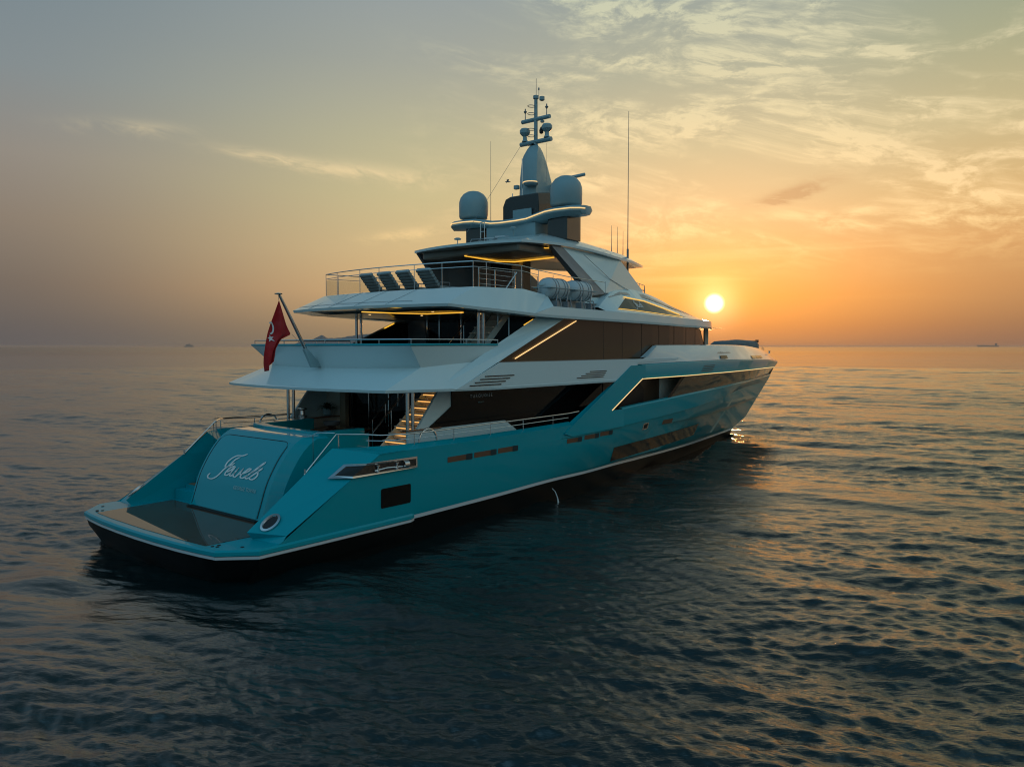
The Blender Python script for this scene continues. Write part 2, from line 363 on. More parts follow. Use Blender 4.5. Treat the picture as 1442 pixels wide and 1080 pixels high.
# ---- bulwark cap and inner bulwark along the main deck
g = G()
ci = curve([(6.5, 4.6, 3.28), (10.7, 4.6, 3.24), (16.2, 4.65, 3.30), (20.5, 4.65, 3.45)])
g.loft([row(C_, 6.5, 16.2, 20, .0), row(ci, 6.5, 16.2, 20)])
g.loft([row(ci, 6.5, 16.2, 20), [(x, y + .02, 2.55) for x, y, z in row(ci, 6.5, 16.2, 20)]])
g.mirror().build('bulwark_cap', TEAL, Y)
# ---- raised turquoise sheer panel, slanting up to the top of the topsides
A_, B_ = (15.45, 2.86), (20.95, 5.60)
o_ = [A_, B_, (22.3, 5.62), (22.3, 4.96), (22.0, 4.96), (19.2, 3.60), (20.3, 3.60), (20.3, 2.80), (16, 2.70)]
g = G().xz(o_, -4.985, .035)
g.mirror().build('sheer_panel', TEAL, Y)
g = G().poly((A_[0], -4.985, A_[1]), (B_[0], -4.985, B_[1]), (21.5, -4.72, 5.64), (16.25, -4.72, 3.30))
g.poly((16.25, -4.72, 3.30), (21.5, -4.72, 5.64), (22.5, -4.72, 5.64), (22.2, -4.72, 4.9), (19.3, -4.72, 3.5))
g.mirror().build('sheer_bevel', TEAL, Y)
Tt = lambda x0, x1, n, dy, dz: row(T_, x0, x1, n, dy, dz)
side('upper_topside', [row(L_, 22.0, 53.6, 90, .0), Tt(22, 54.4, 90, 0, -.04), Tt(22, 54.35, 90, -.03, .02), Tt(22, 54.2, 90, -.16, .05)], TEAL)
side('topside_soffit', [row(L_, 22.0, 53.6, 90, .0), row(L_, 22, 53.4, 90, -.22, 0.0)], TEAL)
# light strip: slanting edge and long run to the bow
lp = [(19.22, -4.99, 3.60), (22.02, -4.99, 4.955)]
g = G().tube(lp, .021, 6)
rs = row(L_, 22.02, 53.5, 60, .02, -.01); g.tube(rs, .021, 6, True); g.mirror(True).build('hull_light_strip', LEDB, Y)
# hull glazing forward, opening aft of it
xg = 25.4
def dg(c, x0, x1, dy, dz=0): return row(c, x0, x1, 80, dy, dz)
side('hull_glazing', [dg(C_, 25.2, 52.65, -.10, .02), dg(L_, 27.0, 53.5, -.09, -.01)], GLASSB)
side('hull_ledge', [dg(C_, 20.2, 52.7, .03, 0), dg(C_, 20.2, 52.7, -.02, .05), dg(C_, 20.2, 52.65, -.20, .07)], STRIPE if False else TEAL)
g = G().poly((24.85, -4.80, 3.80), (25.25, -4.80, 3.82), (27.1, -4.80, 4.93), (26.6, -4.80, 4.93)); g.mirror().build('opening_frame', GLASSK, Y)
for i in range(4):
    x = 28.8 + .12 * i; z = 5.12 + .1 * i
    yy = [(L_(a)[1] * (1 - (z - 4.96) / .68) + T_(a)[1] * (z - 4.96) / .68 + .012) for a in (x, x + .85, x + 1.7)]
    G().loft([[(x + .85 * j, -yy[j], z) for j in range(3)], [(x + .85 * j, -yy[j], z + .035) for j in range(3)]]).mirror().build('topside_louvre', SEAM, Y)
# ---- white bulwark of the foredeck
W_ = curve([(22.6, 4.75, 6.53), (30, 4.45, 6.56), (34.4, 4.0, 6.56), (38.4, 3.25, 6.54), (42, 2.45, 6.48), (46.2, 1.5, 6.33), (50.0, .65, 6.02), (52.8, 0, 5.62)])
Wm = curve([(21.5, 4.93, 6.0), (30, 4.68, 6.05), (34.4, 4.3, 6.05), (38.4, 3.65, 6.02), (43, 2.65, 5.98), (48, 1.45, 5.82), (51, .62, 5.62), (53.7, 0, 5.42)])
side('foredeck_bulwark', [Tt(20.9, 54.2, 90, -.08, .045), row(Wm, 22.6, 53.7, 90), row(W_, 23.9, 52.8, 90), row(W_, 23.9, 52.5, 90, -.12, .035), row(W_, 23.9, 52.0, 90, -.22, -.55)], WHITE)
g = G().prism([(21.0, -4.93, 5.90), (26.2, -4.86, 5.92), (25.7, -4.86, 5.78), (21.0, -4.93, 5.72)], (0, .3, 0)); g.mirror().build('bulwark_fin', WHITE, Y, bevel=.01)
g = G().poly((22.6, -4.93, 6.0), (23.9, -4.73, 6.54), (23.9, -4.5, 6.54), (22.6, -4.5, 5.95)); g.mirror().build('bulwark_end', WHITE, Y)
def hb(x): return W_(x)[1]
# recessed slot, vents on the bow bulwark
def onw(x, z, off=.012):
    a = Wm(x); b = W_(min(x + .5, 52.5)); t0 = T_(x)
    if z >= a[2]:
        t = (z - a[2]) / max(b[2] - a[2], .05); y = a[1] * (1 - t) + b[1] * t
    else:
        t = (a[2] - z) / max(a[2] - t0[2], .05); y = a[1] * (1 - t) + t0[1] * t
    return (x, -(y + off), z)
g = G(); xs = [31.6, 32.4, 34, 36, 38.5, 41]; zt = [6.10, 6.33, 6.33, 6.31, 6.27, 6.22]; zb = [6.09, 6.08, 6.10, 6.12, 6.15, 6.19]
g.loft([[onw(x, z) for x, z in zip(xs, zt)], [onw(x, z) for x, z in zip(xs, zb)]]); g.mirror().build('bulwark_slot', GREYS, Y)
for x0, x1, z0, z1 in ((31.9, 33.1, 5.98, 5.80), (39.0, 40.6, 5.90, 5.72), (40.75, 42.1, 5.89, 5.71), (42.25, 43.4, 5.88, 5.70)):
    G().loft([[onw(x, z0, .02) for x in (x0, (x0 + x1) / 2, x1)], [onw(x, z1, .02) for x in (x0, (x0 + x1) / 2, x1)]]).mirror().build('bulwark_scupper', GLASSK, Y)
# decks
def deck(name, z, x0, x1, yf, m):
    n = 40; xs = [x0 + (x1 - x0) * i / n for i in range(n + 1)]
    G().loft([[(x, -yf(x), z) for x in xs], [(x, yf(x), z) for x in xs]]).build(name, m, Y)
deck('main_deck', 2.50, 5.0, 48, lambda x: min(4.62, N_(x)[1] - .1), TEAK)
deck('upper_deck', 5.62, 8.2, 51, lambda x: min(4.3, T_(x)[1] - .35), TEAK)
deck('sun_deck', 8.45, 9.8, 24, lambda x: 4.1, TEAK)
# ---- hull details
from mathutils.bvhtree import BVHTree
hv_, hp_ = [], []
for nm_h in ('hull', 'hull_topside'):
    m_h = bpy.data.objects[nm_h].data; o0 = len(hv_); hv_ += [v.co.copy() for v in m_h.vertices]; hp_ += [tuple(o0 + i for i in p.vertices) for p in m_h.polygons]
HB = BVHTree.FromPolygons(hv_, hp_)
def onhull(x, z, off=.012):
    hit = HB.ray_cast(Vector((x, -20, z)), Vector((0, 1, 0)))[0]
    return (x, (hit.y if hit else -4.9) - off, z)
HM = mat('hull_port_glass', (0.030, 0.014, 0.008), 0.06, spec=.22)
g = G(); wx = [19.95 + (31.2 - 19.95) * i / 24 for i in range(25)]
wt_ = pchip([(19.95, 0, 1.80), (23, 0, 1.86), (27, 0, 1.93), (31.3, 0, 1.98)], 2); wb_ = pchip([(19.95, 0, 1.12), (23, 0, 1.16), (27, 0, 1.22), (31.3, 0, 1.28)], 2)
g.loft([[onhull(x, z_(x) * (1 - k) + wb_(x) * k, .02) for x in wx] for k in (0, .33, .66, 1) for z_ in (wt_,)])
g.mirror().build('lower_hull_window', HM, Y)
def rpanel(x0, x1, z0, z1, off=.05, r=.06, slant=0):
    pts = []
    for cx, cz, a0 in ((x1 - r, z1 - r, 0), (x0 + r, z1 - r, 90), (x0 + r, z0 + r, 180), (x1 - r, z0 + r, 270)):
        for k in range(5):
            a = R(a0 + 22.5 * k); pts.append(onhull(cx + r * math.cos(a), cz + r * math.sin(a), off))
    return pts
G().poly(*rpanel(5.42, 6.72, 1.37, 2.0, .012)).mirror().build('side_hatch', GLASSK, Y)
for x0, x1, z in ((8.46, 9.75, 2.58), (9.85, 11.1, 2.59), (11.2, 12.4, 2.60), (15.75, 16.9, 2.52), (17.1, 18.3, 2.55), (18.4, 19.5, 2.58)):
    f = G().poly(*rpanel(x0, x1, z - .10, z + .09, .012, .02)).mirror().build('side_slot', mat('slot_grille', (.16, .085, .05), .35, .3) if 'slot_grille' not in bpy.data.materials else bpy.data.materials['slot_grille'], Y)
    G().poly(*rpanel(x1 - .34, x1, z - .115, z + .10, .018, .02)).mirror().build('slot_shutter', SEAM, f)
G().poly(*rpanel(22.55, 23.15, 2.40, 2.74, .012, .06)).mirror().build('fairlead_plate', STEEL, Y)
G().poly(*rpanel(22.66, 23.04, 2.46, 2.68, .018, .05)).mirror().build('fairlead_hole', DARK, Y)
G().poly(*rpanel(24.8, 26.1, 2.50, 2.72, .012, .03)).mirror().build('hull_vent', bpy.data.materials['slot_grille'], Y)
# chrome framed mooring opening in the quarter
nf = Vector((-.476, -.363, .80)); ns = Vector((0, -1, 0)); nm_ = (nf + ns).normalized()
fo = [(3.78, -4.34, 2.475), (4.38, -4.37, 2.84), (4.82, -4.92, 2.88), (6.95, -4.94, 2.88), (6.95, -4.94, 2.52), (4.25, -4.93, 2.49)]
fi = [(3.97, -4.43, 2.54), (4.39, -4.47, 2.785), (4.80, -4.90, 2.81), (6.88, -4.94, 2.81), (6.88, -4.94, 2.585), (4.27, -4.91, 2.545)]
nn = [nf, nf, nm_, ns, ns, nm_]
g = G().loft([[Vector(p) + n * .03 for p, n in zip(fo, nn)], [Vector(p) + n * .035 for p, n in zip(fi, nn)], [Vector(p) + n * .006 for p, n in zip(fi, nn)]], True)
mo = g.mirror().build('mooring_opening', STEEL, Y)
q_ = [Vector(p) + n * .012 for p, n in zip(fi, nn)]
G().poly(q_[0], q_[1], q_[2], q_[5]).poly(q_[2], q_[3], q_[4], q_[5]).mirror().build('opening_back', mat('opening_inside', (.035, .03, .026), .12, .6, 0.6), mo)
g = G()
for x in (5.25, 6.05): g.lathe([(.07, 0), (.07, .03), (.04, .05), (.04, .17), (.07, .2), (.07, .23)], (x, -4.955, 2.56), 14)
g.tube([(5.1, -4.96, 2.62), (5.6, -4.97, 2.66), (6.3, -4.96, 2.62)], .03, 6); g.lathe([(.02, -.1), (.13, -.1), (.13, .1), (.02, .1)], (6.42, -4.95, 2.68), 16, 'x')
g.mirror().build('bollard', STEEL, mo, smooth=True)
# ---- transom block
prof = [(2.87, .98), (3.05, 1.49), (3.24, 2.04), (3.52, 2.56), (3.80, 2.96), (4.14, 3.31), (4.50, 3.52)]
fpz = lambda z: float(np.interp(z, [p[1] for p in prof], [p[0] for p in prof]))
fine = [(pchip([(p[1], p[0]) for p in prof], 1)(z), z) for z in np.linspace(.98, 3.52, 16)]
pxz = lambda z: float(np.interp(z, [p[1] for p in fine], [p[0] for p in fine]))
g = G()
side_p = fine + [(5.5, 3.52), (7.05, 3.52), (7.05, .98)]
rowsx = [(2.50, .30), (2.34, .0)]
def prow(y, dx, drop=0): return [(x + dx, y, z - drop) for x, z in fine] + [(5.35, y, 3.52 - drop)]
g.loft([prow(-2.44, .34, .06), prow(-2.16, 0), prow(2.16, 0), prow(2.44, .34, .06)])
for s in (-1, 1): g.poly(*[(x + .34, s * 2.44, z - .06) for x, z in fine], (7.05, s * 2.44, 3.46), (7.05, s * 2.44, .98))
tb = g.build('transom_block', TEAL, Y, smooth=True, angle=9)
g = G().xy([(4.62, -2.1), (5.25, -2.15), (5.25, 2.15), (4.62, 2.1)], 3.522, .012).build('transom_top', WHITEG, tb)
# door panel and its seam
g = G()
def dprow(y, o): return [(pxz(z) - o, y, z + .001) for z in np.linspace(1.06, 3.36, 16)]
g.loft([dprow(-1.90, .0), dprow(-1.88, .03), dprow(1.98, .03), dprow(2.0, .0)])
td = g.build('transom_door', TEAL, Y, smooth=True, angle=25)
loop = [(pxz(z) - .012, -1.93, z) for z in np.linspace(1.08, 3.22, 12)] + [(pxz(3.34) - .012, -1.78, 3.34), (pxz(3.36) - .012, -1.6, 3.37)] + \
       [(pxz(3.36) - .012, 1.7, 3.37), (pxz(3.34) - .012, 1.88, 3.34)] + [(pxz(z) - .012, 2.03, z) for z in np.linspace(3.22, 1.08, 12)]
G().tube(loop, .016, 5).build('door_seam', SEAM, td)
G().box((2.80, 0, 1.01), (.16, 4.1, .05)).build('door_sill', RUBBER, td)
# lettering
JEW = {'J1': [(0.197, 1.852), (-0.023, 1.77), (-0.307, 1.742), (-0.521, 1.631), (-0.666, 1.476), (-0.697, 1.354), (-0.687, 1.292), (-0.587, 1.287), (-0.398, 1.357), (-0.223, 1.474)],
'J2': [(-0.102, 1.703), (-0.3, 1.594), (-0.472, 1.369), (-0.678, 1.179), (-0.818, 0.986), (-0.991, 0.828), (-1.204, 0.743), (-1.416, 0.757), (-1.473, 0.85), (-1.378, 0.94)],
'e': [(-0.464, 1.086), (-0.26, 1.206), (-0.159, 1.335), (-0.252, 1.334), (-0.407, 1.229), (-0.505, 1.061), (-0.482, 0.986), (-0.346, 0.992), (-0.188, 1.127)],
'w1': [(-0.074, 1.344), (-0.184, 1.157), (-0.218, 1.017), (-0.124, 0.989), (-0.019, 1.079), (0.126, 1.327)],
'w2': [(0.114, 1.307), (0.005, 1.12), (0.002, 1.004), (0.131, 0.981), (0.259, 1.111), (0.392, 1.337)],
'w3': [(0.392, 1.337), (0.335, 1.197), (0.322, 1.109), (0.459, 1.125)],
'e2': [(0.459, 1.125), (0.69, 1.237), (0.812, 1.337), (0.708, 1.354), (0.566, 1.242), (0.415, 1.072), (0.457, 0.992), (0.601, 0.999), (0.781, 1.134)],
'l': [(0.762, 1.122), (1.038, 1.315), (1.375, 1.636), (1.33, 1.622), (1.186, 1.483), (0.859, 1.181), (0.706, 1.05), (0.786, 0.993), (0.917, 1.047)],
's': [(0.917, 1.047), (1.126, 1.212), (1.415, 1.452), (1.264, 1.341), (1.256, 1.265), (1.302, 1.177), (1.243, 1.076), (1.109, 0.995), (0.968, 1.006), (0.942, 1.068)]}
def catmull(p, n=7):
    q = [p[0]] + list(p) + [p[-1]]; out = []
    for i in range(1, len(q) - 2):
        for k in range(n):
            t = k / n; out.append(tuple(.5 * (2 * b + (c - a) * t + (2 * a - 5 * b + 4 * c - d) * t * t + (3 * b - a - 3 * c + d) * t ** 3) for a, b, c, d in zip(*q[i - 1:i + 3])))
    return out + [tuple(p[-1])]
def script_word(place, wid, sub=7):
    g = G()
    for k, st in JEW.items():
        c = catmull(st, sub); n = len(c); L = []; Rr = []
        for i, (a, b) in enumerate(c):
            dx_ = c[min(i + 1, n - 1)][0] - c[max(i - 1, 0)][0]; dy_ = c[min(i + 1, n - 1)][1] - c[max(i - 1, 0)][1]
            l = math.hypot(dx_, dy_) or 1; down = abs(dy_) / l
            ww = wid * (.55 + .75 * down) * (1 if 2 < i < n - 3 else .6)
            nx, ny = -dy_ / l * ww, dx_ / l * ww
            L.append(place(a + nx, b + ny)); Rr.append(place(a - nx, b - ny))
        g.loft([L, Rr])
    return g
def on_door(a, s):
    z = 1.3 + .82126 * s + .0685; return (pxz(z) - .05, -a, z)
script_word(on_door, .033).build('name_lettering', TEXT, td)
def text(txt, size, M, m, name, parent, sp=1.0, ext=0.002):
    cu = bpy.data.curves.new('tmp_text', 'FONT'); cu.body = txt; cu.size = size; cu.space_character = sp; cu.extrude = ext; cu.align_x = 'CENTER'; cu.resolution_u = 3
    o = bpy.data.objects.new('tmp_text', cu); COL.objects.link(o); bpy.context.view_layer.update()
    me = bpy.data.meshes.new_from_object(o.evaluated_get(bpy.context.evaluated_depsgraph_get()))
    bpy.data.objects.remove(o); bpy.data.curves.remove(cu)
    me.transform(M); me.materials.clear(); me.materials.append(m); me.name = name
    ob = bpy.data.objects.new(name, me); COL.objects.link(ob); ob.parent = parent; return ob
th = math.atan2(3.2 - 1.3, 4.1 - 2.78)
zc = 1.3 + .82126 * .58 + .03
M = Matrix.Translation((pxz(zc) - .055, -.88, zc)) @ Matrix(((0, math.cos(R(70)), -math.sin(R(70)), 0), (-1, 0, 0, 0), (0, math.sin(R(70)), math.cos(R(70)), 0), (0, 0, 0, 1)))
text('GEORGE TOWN', .175, M, TEXT2, 'port_lettering', td, 1.0)
# cockpit coaming around the aft seating, seats, table
rim = [(5.62, 2.45), (5.30, 1.2), (5.2, 0), (5.15, -1.2), (5.12, -2.2), (7.05, -2.22)]
rin = [(5.95, 2.2), (5.62, 1.1), (5.52, 0), (5.46, -1.1), (5.45, -1.9), (7.05, -1.92)]
g = G()
g.loft([[(x, y, 3.50) for x, y in rim], [(x, y, 3.62) for x, y in rim], [(x, y, 3.62) for x, y in rin], [(x, y, 2.9) for x, y in rin]])
g.poly((7.05, -2.22, 3.62), (7.05, -1.92, 3.62), (7.05, -1.92, 2.5), (7.05, -2.22, 2.5)); g.poly((7.05, -2.22, 2.5), (5.15, -2.22, 2.5), (5.12, -2.22, 3.6), (7.05, -2.22, 3.62))
g.xz([(5.7, 3.62), (8.2, 3.62), (8.2, 2.5), (5.7, 2.5)], 2.2, .3)
g.build('cockpit_coaming', TEAL, Y, bevel=.015)
seat = thing('sofa', 'cream cushioned aft deck sofa behind the turquoise coaming', 'sofa', (6.3, 0, 2.5))
def local(o, g):
    l = o.location; g.v = [(x - l[0], y - l[1], z - l[2]) for x, y, z in g.v]; return g
local(seat, G().box((6.05, .1, 2.72), (.9, 3.7, .42))).build('seat', CUSH, seat, bevel=.05)
local(seat, G().box((5.72, .1, 3.12), (.22, 3.7, .6), ry=-.15)).build('backrest', CUSH, seat, bevel=.05)
tab = thing('dining_table', 'varnished wood table on the aft main deck, under a dark bowl', 'table', (8.9, 1.3, 2.5))
local(tab, G().lathe([(.3, 2.5), (.3, 2.54), (.06, 2.6), (.06, 3.16)], (8.9, 1.3, 0), 20)).build('leg', STEEL, tab, smooth=True)
local(tab, G().xy([(8.0, .3), (9.8, .3), (9.8, 2.6), (8.0, 2.6)], 3.16, .05)).build('tabletop', WOODD, tab, bevel=.015)
bowl = G().lathe([(.10, 0), (.3, .10), (.36, .24), (.33, .24), (.26, .11), (.02, .04)], (0, 0, 0), 28).build('bowl', GREYS, None, smooth=True)
bowl.location = (9.0, 2.1, 3.212); bowl['label'] = 'dark round bowl standing on the wooden table of the aft deck'; bowl['category'] = 'bowl'
TREAD = mat('oiled_teak', (.30, .15, .07), .4, vary=.3)
# ---- side stairs from platform to main deck
for s in (-1, 1):
    st = G()
    for i in range(6):
        z = 1.22 + i * .255; x = 3.15 + i * .40
        st.box((x + .6, s * 3.0, z - .12), (1.2, 1.28, .24 if i else .5))
    st = st.build('side_stairs', TEAL, Y)
    for i in range(6):
        z = 1.22 + i * .255; x = 3.15 + i * .40
        G().box((x + .22, s * 3.0, z + .012), (.36, 1.0, .02)).build('tread', TREAD, st)
# ---- main deck house
g = G().xz([(9.86, 4.86), (9.86, 4.30), (8.62, 3.57), (12.9, 3.57), (13.9, 3.0), (30, 3.0), (30, 4.95), (9.86, 4.95)], -3.80, .04).mirror().build('main_deck_glazing', GLASSK, Y)
wallp = [(8.15, 3.60), (8.15, 2.5), (30, 2.5), (30, 4.9), (9.22, 4.9)]
g = G().xz(wallp, -3.755, .10).mirror().build('main_deck_wall', WHITE, Y)
g = G().xz([(7.6, 2.5), (7.6, 3.56), (12.9, 3.56), (13.9, 2.98), (30, 2.98), (30, 2.5)], -3.86, .10).mirror().build('side_coaming', WHITE, Y, bevel=.01)
G().xz([(7.55, 3.56), (7.55, 3.60), (9.2, 3.60), (9.2, 3.56)], -3.92, .34).build('teak_sill', WOODD, Y, bevel=.01)
G().xz([(6.9, 3.555), (6.9, 3.60), (10.0, 3.60), (10.0, 3.555)], 2.7, .34).build('teak_sill', WOODD, Y, bevel=.01)
g = G().xz([(6.95, 2.5), (6.95, 3.55), (10.05, 3.55), (10.05, 2.5)], 2.95, .1).build('port_side_console', CREAM, Y)
G().xz([(9.95, 2.5), (9.95, 4.9), (10.3, 4.9), (10.3, 2.5)], 2.75, .95).build('cabin_bulkhead', CREAM, Y)
G().xz([(9.9, 2.5), (9.9, 4.9), (10.1, 4.9), (10.1, 2.5)], 2.35, .35).build('cabin_column', mat('beige_column', (.36, .28, .19), .4, vary=.1), Y)
dr = G().xz([(10.2, 2.5), (10.2, 4.9), (10.24, 4.9), (10.24, 2.5)], -2.3, 4.65).build('aft_door', GLASSK, Y)
for y in (2.3, 1.15, -.05, -1.2, -2.25): G().box((10.17, y, 3.7), (.05, .045, 2.4)).build('door_frame', STEEL, dr)
G().xz([(25.9, 3.0), (25.9, 4.9), (28.6, 4.9), (28.6, 3.0)], -3.86, .05).mirror().build('side_wall_panel', WHITE, Y)
G().xz([(21.6, 3.0), (21.6, 4.35), (22.2, 4.75), (23.6, 4.75), (24.2, 4.35), (24.2, 3.0)], -3.84, .03).mirror().build('side_door', DARK, Y)
G().xz([(20.3, 3.0), (20.3, 4.9), (25.9, 4.9), (25.9, 3.0)], -3.825, .015).mirror().build('bronze_side_panel', mat('bronze_panel', (.06, .045, .032), .35), Y)
# lit stairs up the starboard side
def stairs(x0, z0, x1, z1, y0, y1, n, lit=True):
    g = G(); e = G(); dx_, dz_ = (x1 - x0) / n, (z1 - z0) / n
    stn = G()
    for yy in (y0 - .03, y1): stn.xz([(x0 - .1, z0), (x0 + .3, z0), (x1 + .2, z1 - .08), (x1 + .2, z1 + .05), (x1 - .1, z1 + .05)], yy, .03)
    o = stn.build('deck_stairs', WHITE, Y)
    for i in range(n):
        x, z = x0 + dx_ * i, z0 + dz_ * (i + 1)
        G().box((x + dx_ * .5, (y0 + y1) / 2, z - .02), (dx_ * 1.15, abs(y1 - y0) - .02, .05)).build('tread', CREAM, o)
        if lit: e.box((x + .05, (y0 + y1) / 2, z - .07), (.05, abs(y1 - y0) * .86, .035)); 
        g.box((x + dx_ * .95, (y0 + y1) / 2, z - dz_ * .5), (.02, abs(y1 - y0) - .04, dz_))
    g.build('riser', CREAM, o)
    if lit: e.build('tread_light', STAIRL, o)
    return o
stairs(7.15, 2.5, 10.15, 4.98, -3.62, -2.45, 11)
stairs(11.2, 5.62, 14.4, 8.5, -3.3, -2.3, 12, lit=False)
def rail(name, path, h, levels=(1.0, .5), sp=1.5, r=.022, rp=.016, parent=Y, mir=False, build=True, mt=None):
    """path = deck-edge points; top rail at path + h, posts about every sp metres"""
    g = G(); P_ = [Vector(p) for p in path]
    for l in levels: g.tube([p + Vector((0, 0, h * l)) for p in P_], r if l == 1.0 else rp * .8, 6)
    for a, b in zip(P_[:-1], P_[1:]):
        d = (b - a).length; n = max(1, round(d / sp))
        for i in range(n + 1): q = a.lerp(b, i / n); g.tube([q, q + Vector((0, 0, h))], rp, 6)
    if mir: g.mirror()
    return g.build(name, mt or STEEL, parent, smooth=True)
rail('stair_handrail', [(7.25, -2.42, 2.6), (9.9, -2.42, 4.9)], .85, (1.0,), 1.3)
rail('stair_handrail', [(8.3, -1.2, 3.0), (9.6, -1.2, 4.2)], .75, (1.0, .4), 1.0)
rail('stair_handrail', [(11.4, -3.35, 5.8), (13.9, -3.35, 8.0)], .85, (1.0,), 1.1)
rail('stair_handrail', [(11.4, -2.25, 5.8), (13.9, -2.25, 8.0)], .85, (1.0,), 1.1)
# pillars under the decks
for (x, y, z0, z1) in ((7.98, 3.42, 3.55, 5.0), (8.02, -3.52, 2.5, 5.0), (11.85, 3.75, 5.6, 7.85), (11.60, -3.72, 5.6, 7.8)):
    for d in (-.13, .13):
        G().tube([(x + d, y, z0), (x + d, y, z1)], .062, 14).build('pillar', STEEL, Y, smooth=True)
# ---- rails on the main deck
sh = [(4.72, -3.57, 2.95), (4.72, -3.57, 3.3)]
g = G()
def hand(pts, r=.026): g.tube(catmull([tuple(p) for p in pts], 4) if len(pts) > 2 else pts, r, 8)
g.tube([(3.47, -3.60, 2.58), (4.73, -3.57, 3.70), (5.3, -4.25, 3.70), (5.7, -4.6, 3.66), (7.1, -4.68, 3.60), (11, -4.7, 3.62), (16.1, -4.72, 3.66), (16.9, -4.72, 3.70)], .024, 8)
g.tube([(5.35, -4.3, 3.50), (5.7, -4.6, 3.48), (7.1, -4.68, 3.43), (11, -4.7, 3.43), (16.1, -4.72, 3.48)], .014, 6)
g.tube([(3.50, -3.60, 2.56), (3.50, -3.60, 2.75)], .03, 8)
for x, y in ((4.78, -3.62), (5.4, -4.35), (7.1, -4.68), (9.0, -4.7), (11, -4.7), (13.0, -4.7), (15, -4.7)): g.tube([(x, y, 3.2), (x, y, 3.62 if x > 5 else 3.69)], .018, 6)
g.tube([(4.3, -2.95, 2.6), (4.3, -2.95, 3.68), (4.45, -3.0, 3.74), (4.73, -3.5, 3.74)], .016, 6)
g.tube([(7.75 + .42 * math.cos(a), -4.66, 3.28 + .42 * math.sin(a)) for a in [math.pi * k / 14 for k in range(15)]], .035, 8)
g.mirror().build('main_deck_rail', STEEL, Y, smooth=True)
g = G(); g.tube([(5.2, 4.5, 3.70), (8.6, 4.65, 3.64), (16, 4.7, 3.68)], .018, 6); g.build('port_rail_bar', STEEL, Y)
# winch by the port pillar
cap = G().lathe([(.2, 3.6), (.2, 3.66), (.12, 3.7), (.10, 3.86), (.2, 3.92), (.2, 3.97), (.05, 4.0)], (8.45, 3.3, 0), 20).build('capstan', STEEL, Y, smooth=True)
# ---- upper deck slab and bulwark
def arc(xc, xe, ye, z, n=14, zc=None, flip=1):
    """curved athwartships edge from starboard to port"""
    out = []
    for i in range(n + 1):
        t = -1 + 2 * i / n; out.append((xc + (xe - xc) * abs(t) ** 2.0, ye * t, z if zc is None else zc + (z - zc) * t * t))
    return out
def slab_ring(xc, xe, ye, z, fwd, zc=None, n=14):
    """aft arc plus the two sides forward: fwd = list of (x, y, z)"""
    a = arc(xc, xe, ye, z, n, zc); st = [(x, -y, zz) for x, y, zz in reversed(fwd)]; pt = list(fwd)
    return st + a + pt
f_lb = [(8.4, 4.90, 4.95), (11, 4.93, 4.90), (21.5, 4.93, 4.88)]
f_lt = [(8.4, 4.92, 5.04), (11, 4.95, 4.99), (21.5, 4.95, 4.97)]
f_kn = [(9.0, 4.42, 5.86), (11.2, 4.42, 5.98), (21.5, 4.42, 5.96)]
f_tp = [(9.0, 4.52, 6.53), (11.75, 4.42, 6.53), (11.8, 4.42, 6.53)]
r_in = slab_ring(6.5, 7.4, 4.0, 4.97, [(9, 4.4, 4.93), (11, 4.5, 4.9), (21.5, 4.5, 4.88)])
r0 = slab_ring(5.32, 5.94, 4.56, 4.99, f_lb); r1 = slab_ring(5.30, 5.92, 4.58, 5.08, f_lt); r2 = slab_ring(6.86, 7.75, 4.34, 5.78, f_kn, zc=5.72)
r3 = slab_ring(6.48, 7.0, 4.62, 6.52, f_tp); r4 = slab_ring(6.68, 7.2, 4.46, 6.52, [(9.0, 4.38, 6.53), (11.75, 4.30, 6.53), (11.8, 4.30, 6.53)])
r5 = slab_ring(7.1, 7.95, 4.2, 5.62, [(9.0, 4.3, 5.62), (11.75, 4.3, 5.62), (11.8, 4.3, 5.62)])
us = G().loft([r_in, r0, r1, r2]).build('upper_deck_slab', WHITE, Y, smooth=True, angle=12)
G().loft([r2[1:-1], r3[1:-1], r4[1:-1], r5[1:-1]]).build('upper_deck_bulwark', WHITE, Y, smooth=True, angle=20)
lb = G().loft([[(x, y, z - .004) for x, y, z in r_in[len(r_in) // 2:]], [(x, -y, z - .004) for x, y, z in r_in[len(r_in) // 2:]]])
n_ = 24
G().loft([[(6.5 + i * .9, -(min(4.5, 4.0 + .3 * i)), 4.93) for i in range(18)], [(6.5 + i * .9, (min(4.5, 4.0 + .3 * i)), 4.93) for i in range(18)]]).build('main_deck_ceiling', CEIL, Y)
# side fascia forward of the diagonal
g = G().xz([(8.9, 4.99), (11.25, 5.90), (21.6, 5.90), (21.6, 4.99)], -4.94, .03)
g.poly((11.25, -4.94, 5.90), (21.6, -4.94, 5.90), (21.6, -4.4, 5.92), (11.25, -4.4, 5.92))
g.mirror().build('side_fascia', WHITE, Y, bevel=.008)
g = G().poly((8.9, -4.945, 5.0), (16.0, -4.57, 7.68), (14.45, -4.22, 7.68), (11.72, -4.34, 6.55), (7.9, -4.80, 5.03))
g.poly((8.9, -4.945, 5.0), (16.0, -4.57, 7.68), (16.2, -4.45, 7.68), (9.1, -4.8, 5.0))
g.poly((16.0, -4.57, 7.68), (14.45, -4.22, 7.68), (14.45, -4.0, 7.68), (16.0, -4.0, 7.68))
g.mirror().build('diagonal_strut', WHITE, Y)
G().poly((11.8, -4.20, 6.53), (14.45, -4.10, 7.62), (15.3, -4.10, 7.62), (15.3, -4.1, 5.62), (11.8, -4.1, 5.62)).mirror().build('strut_inner_wall', GLASSK, Y)
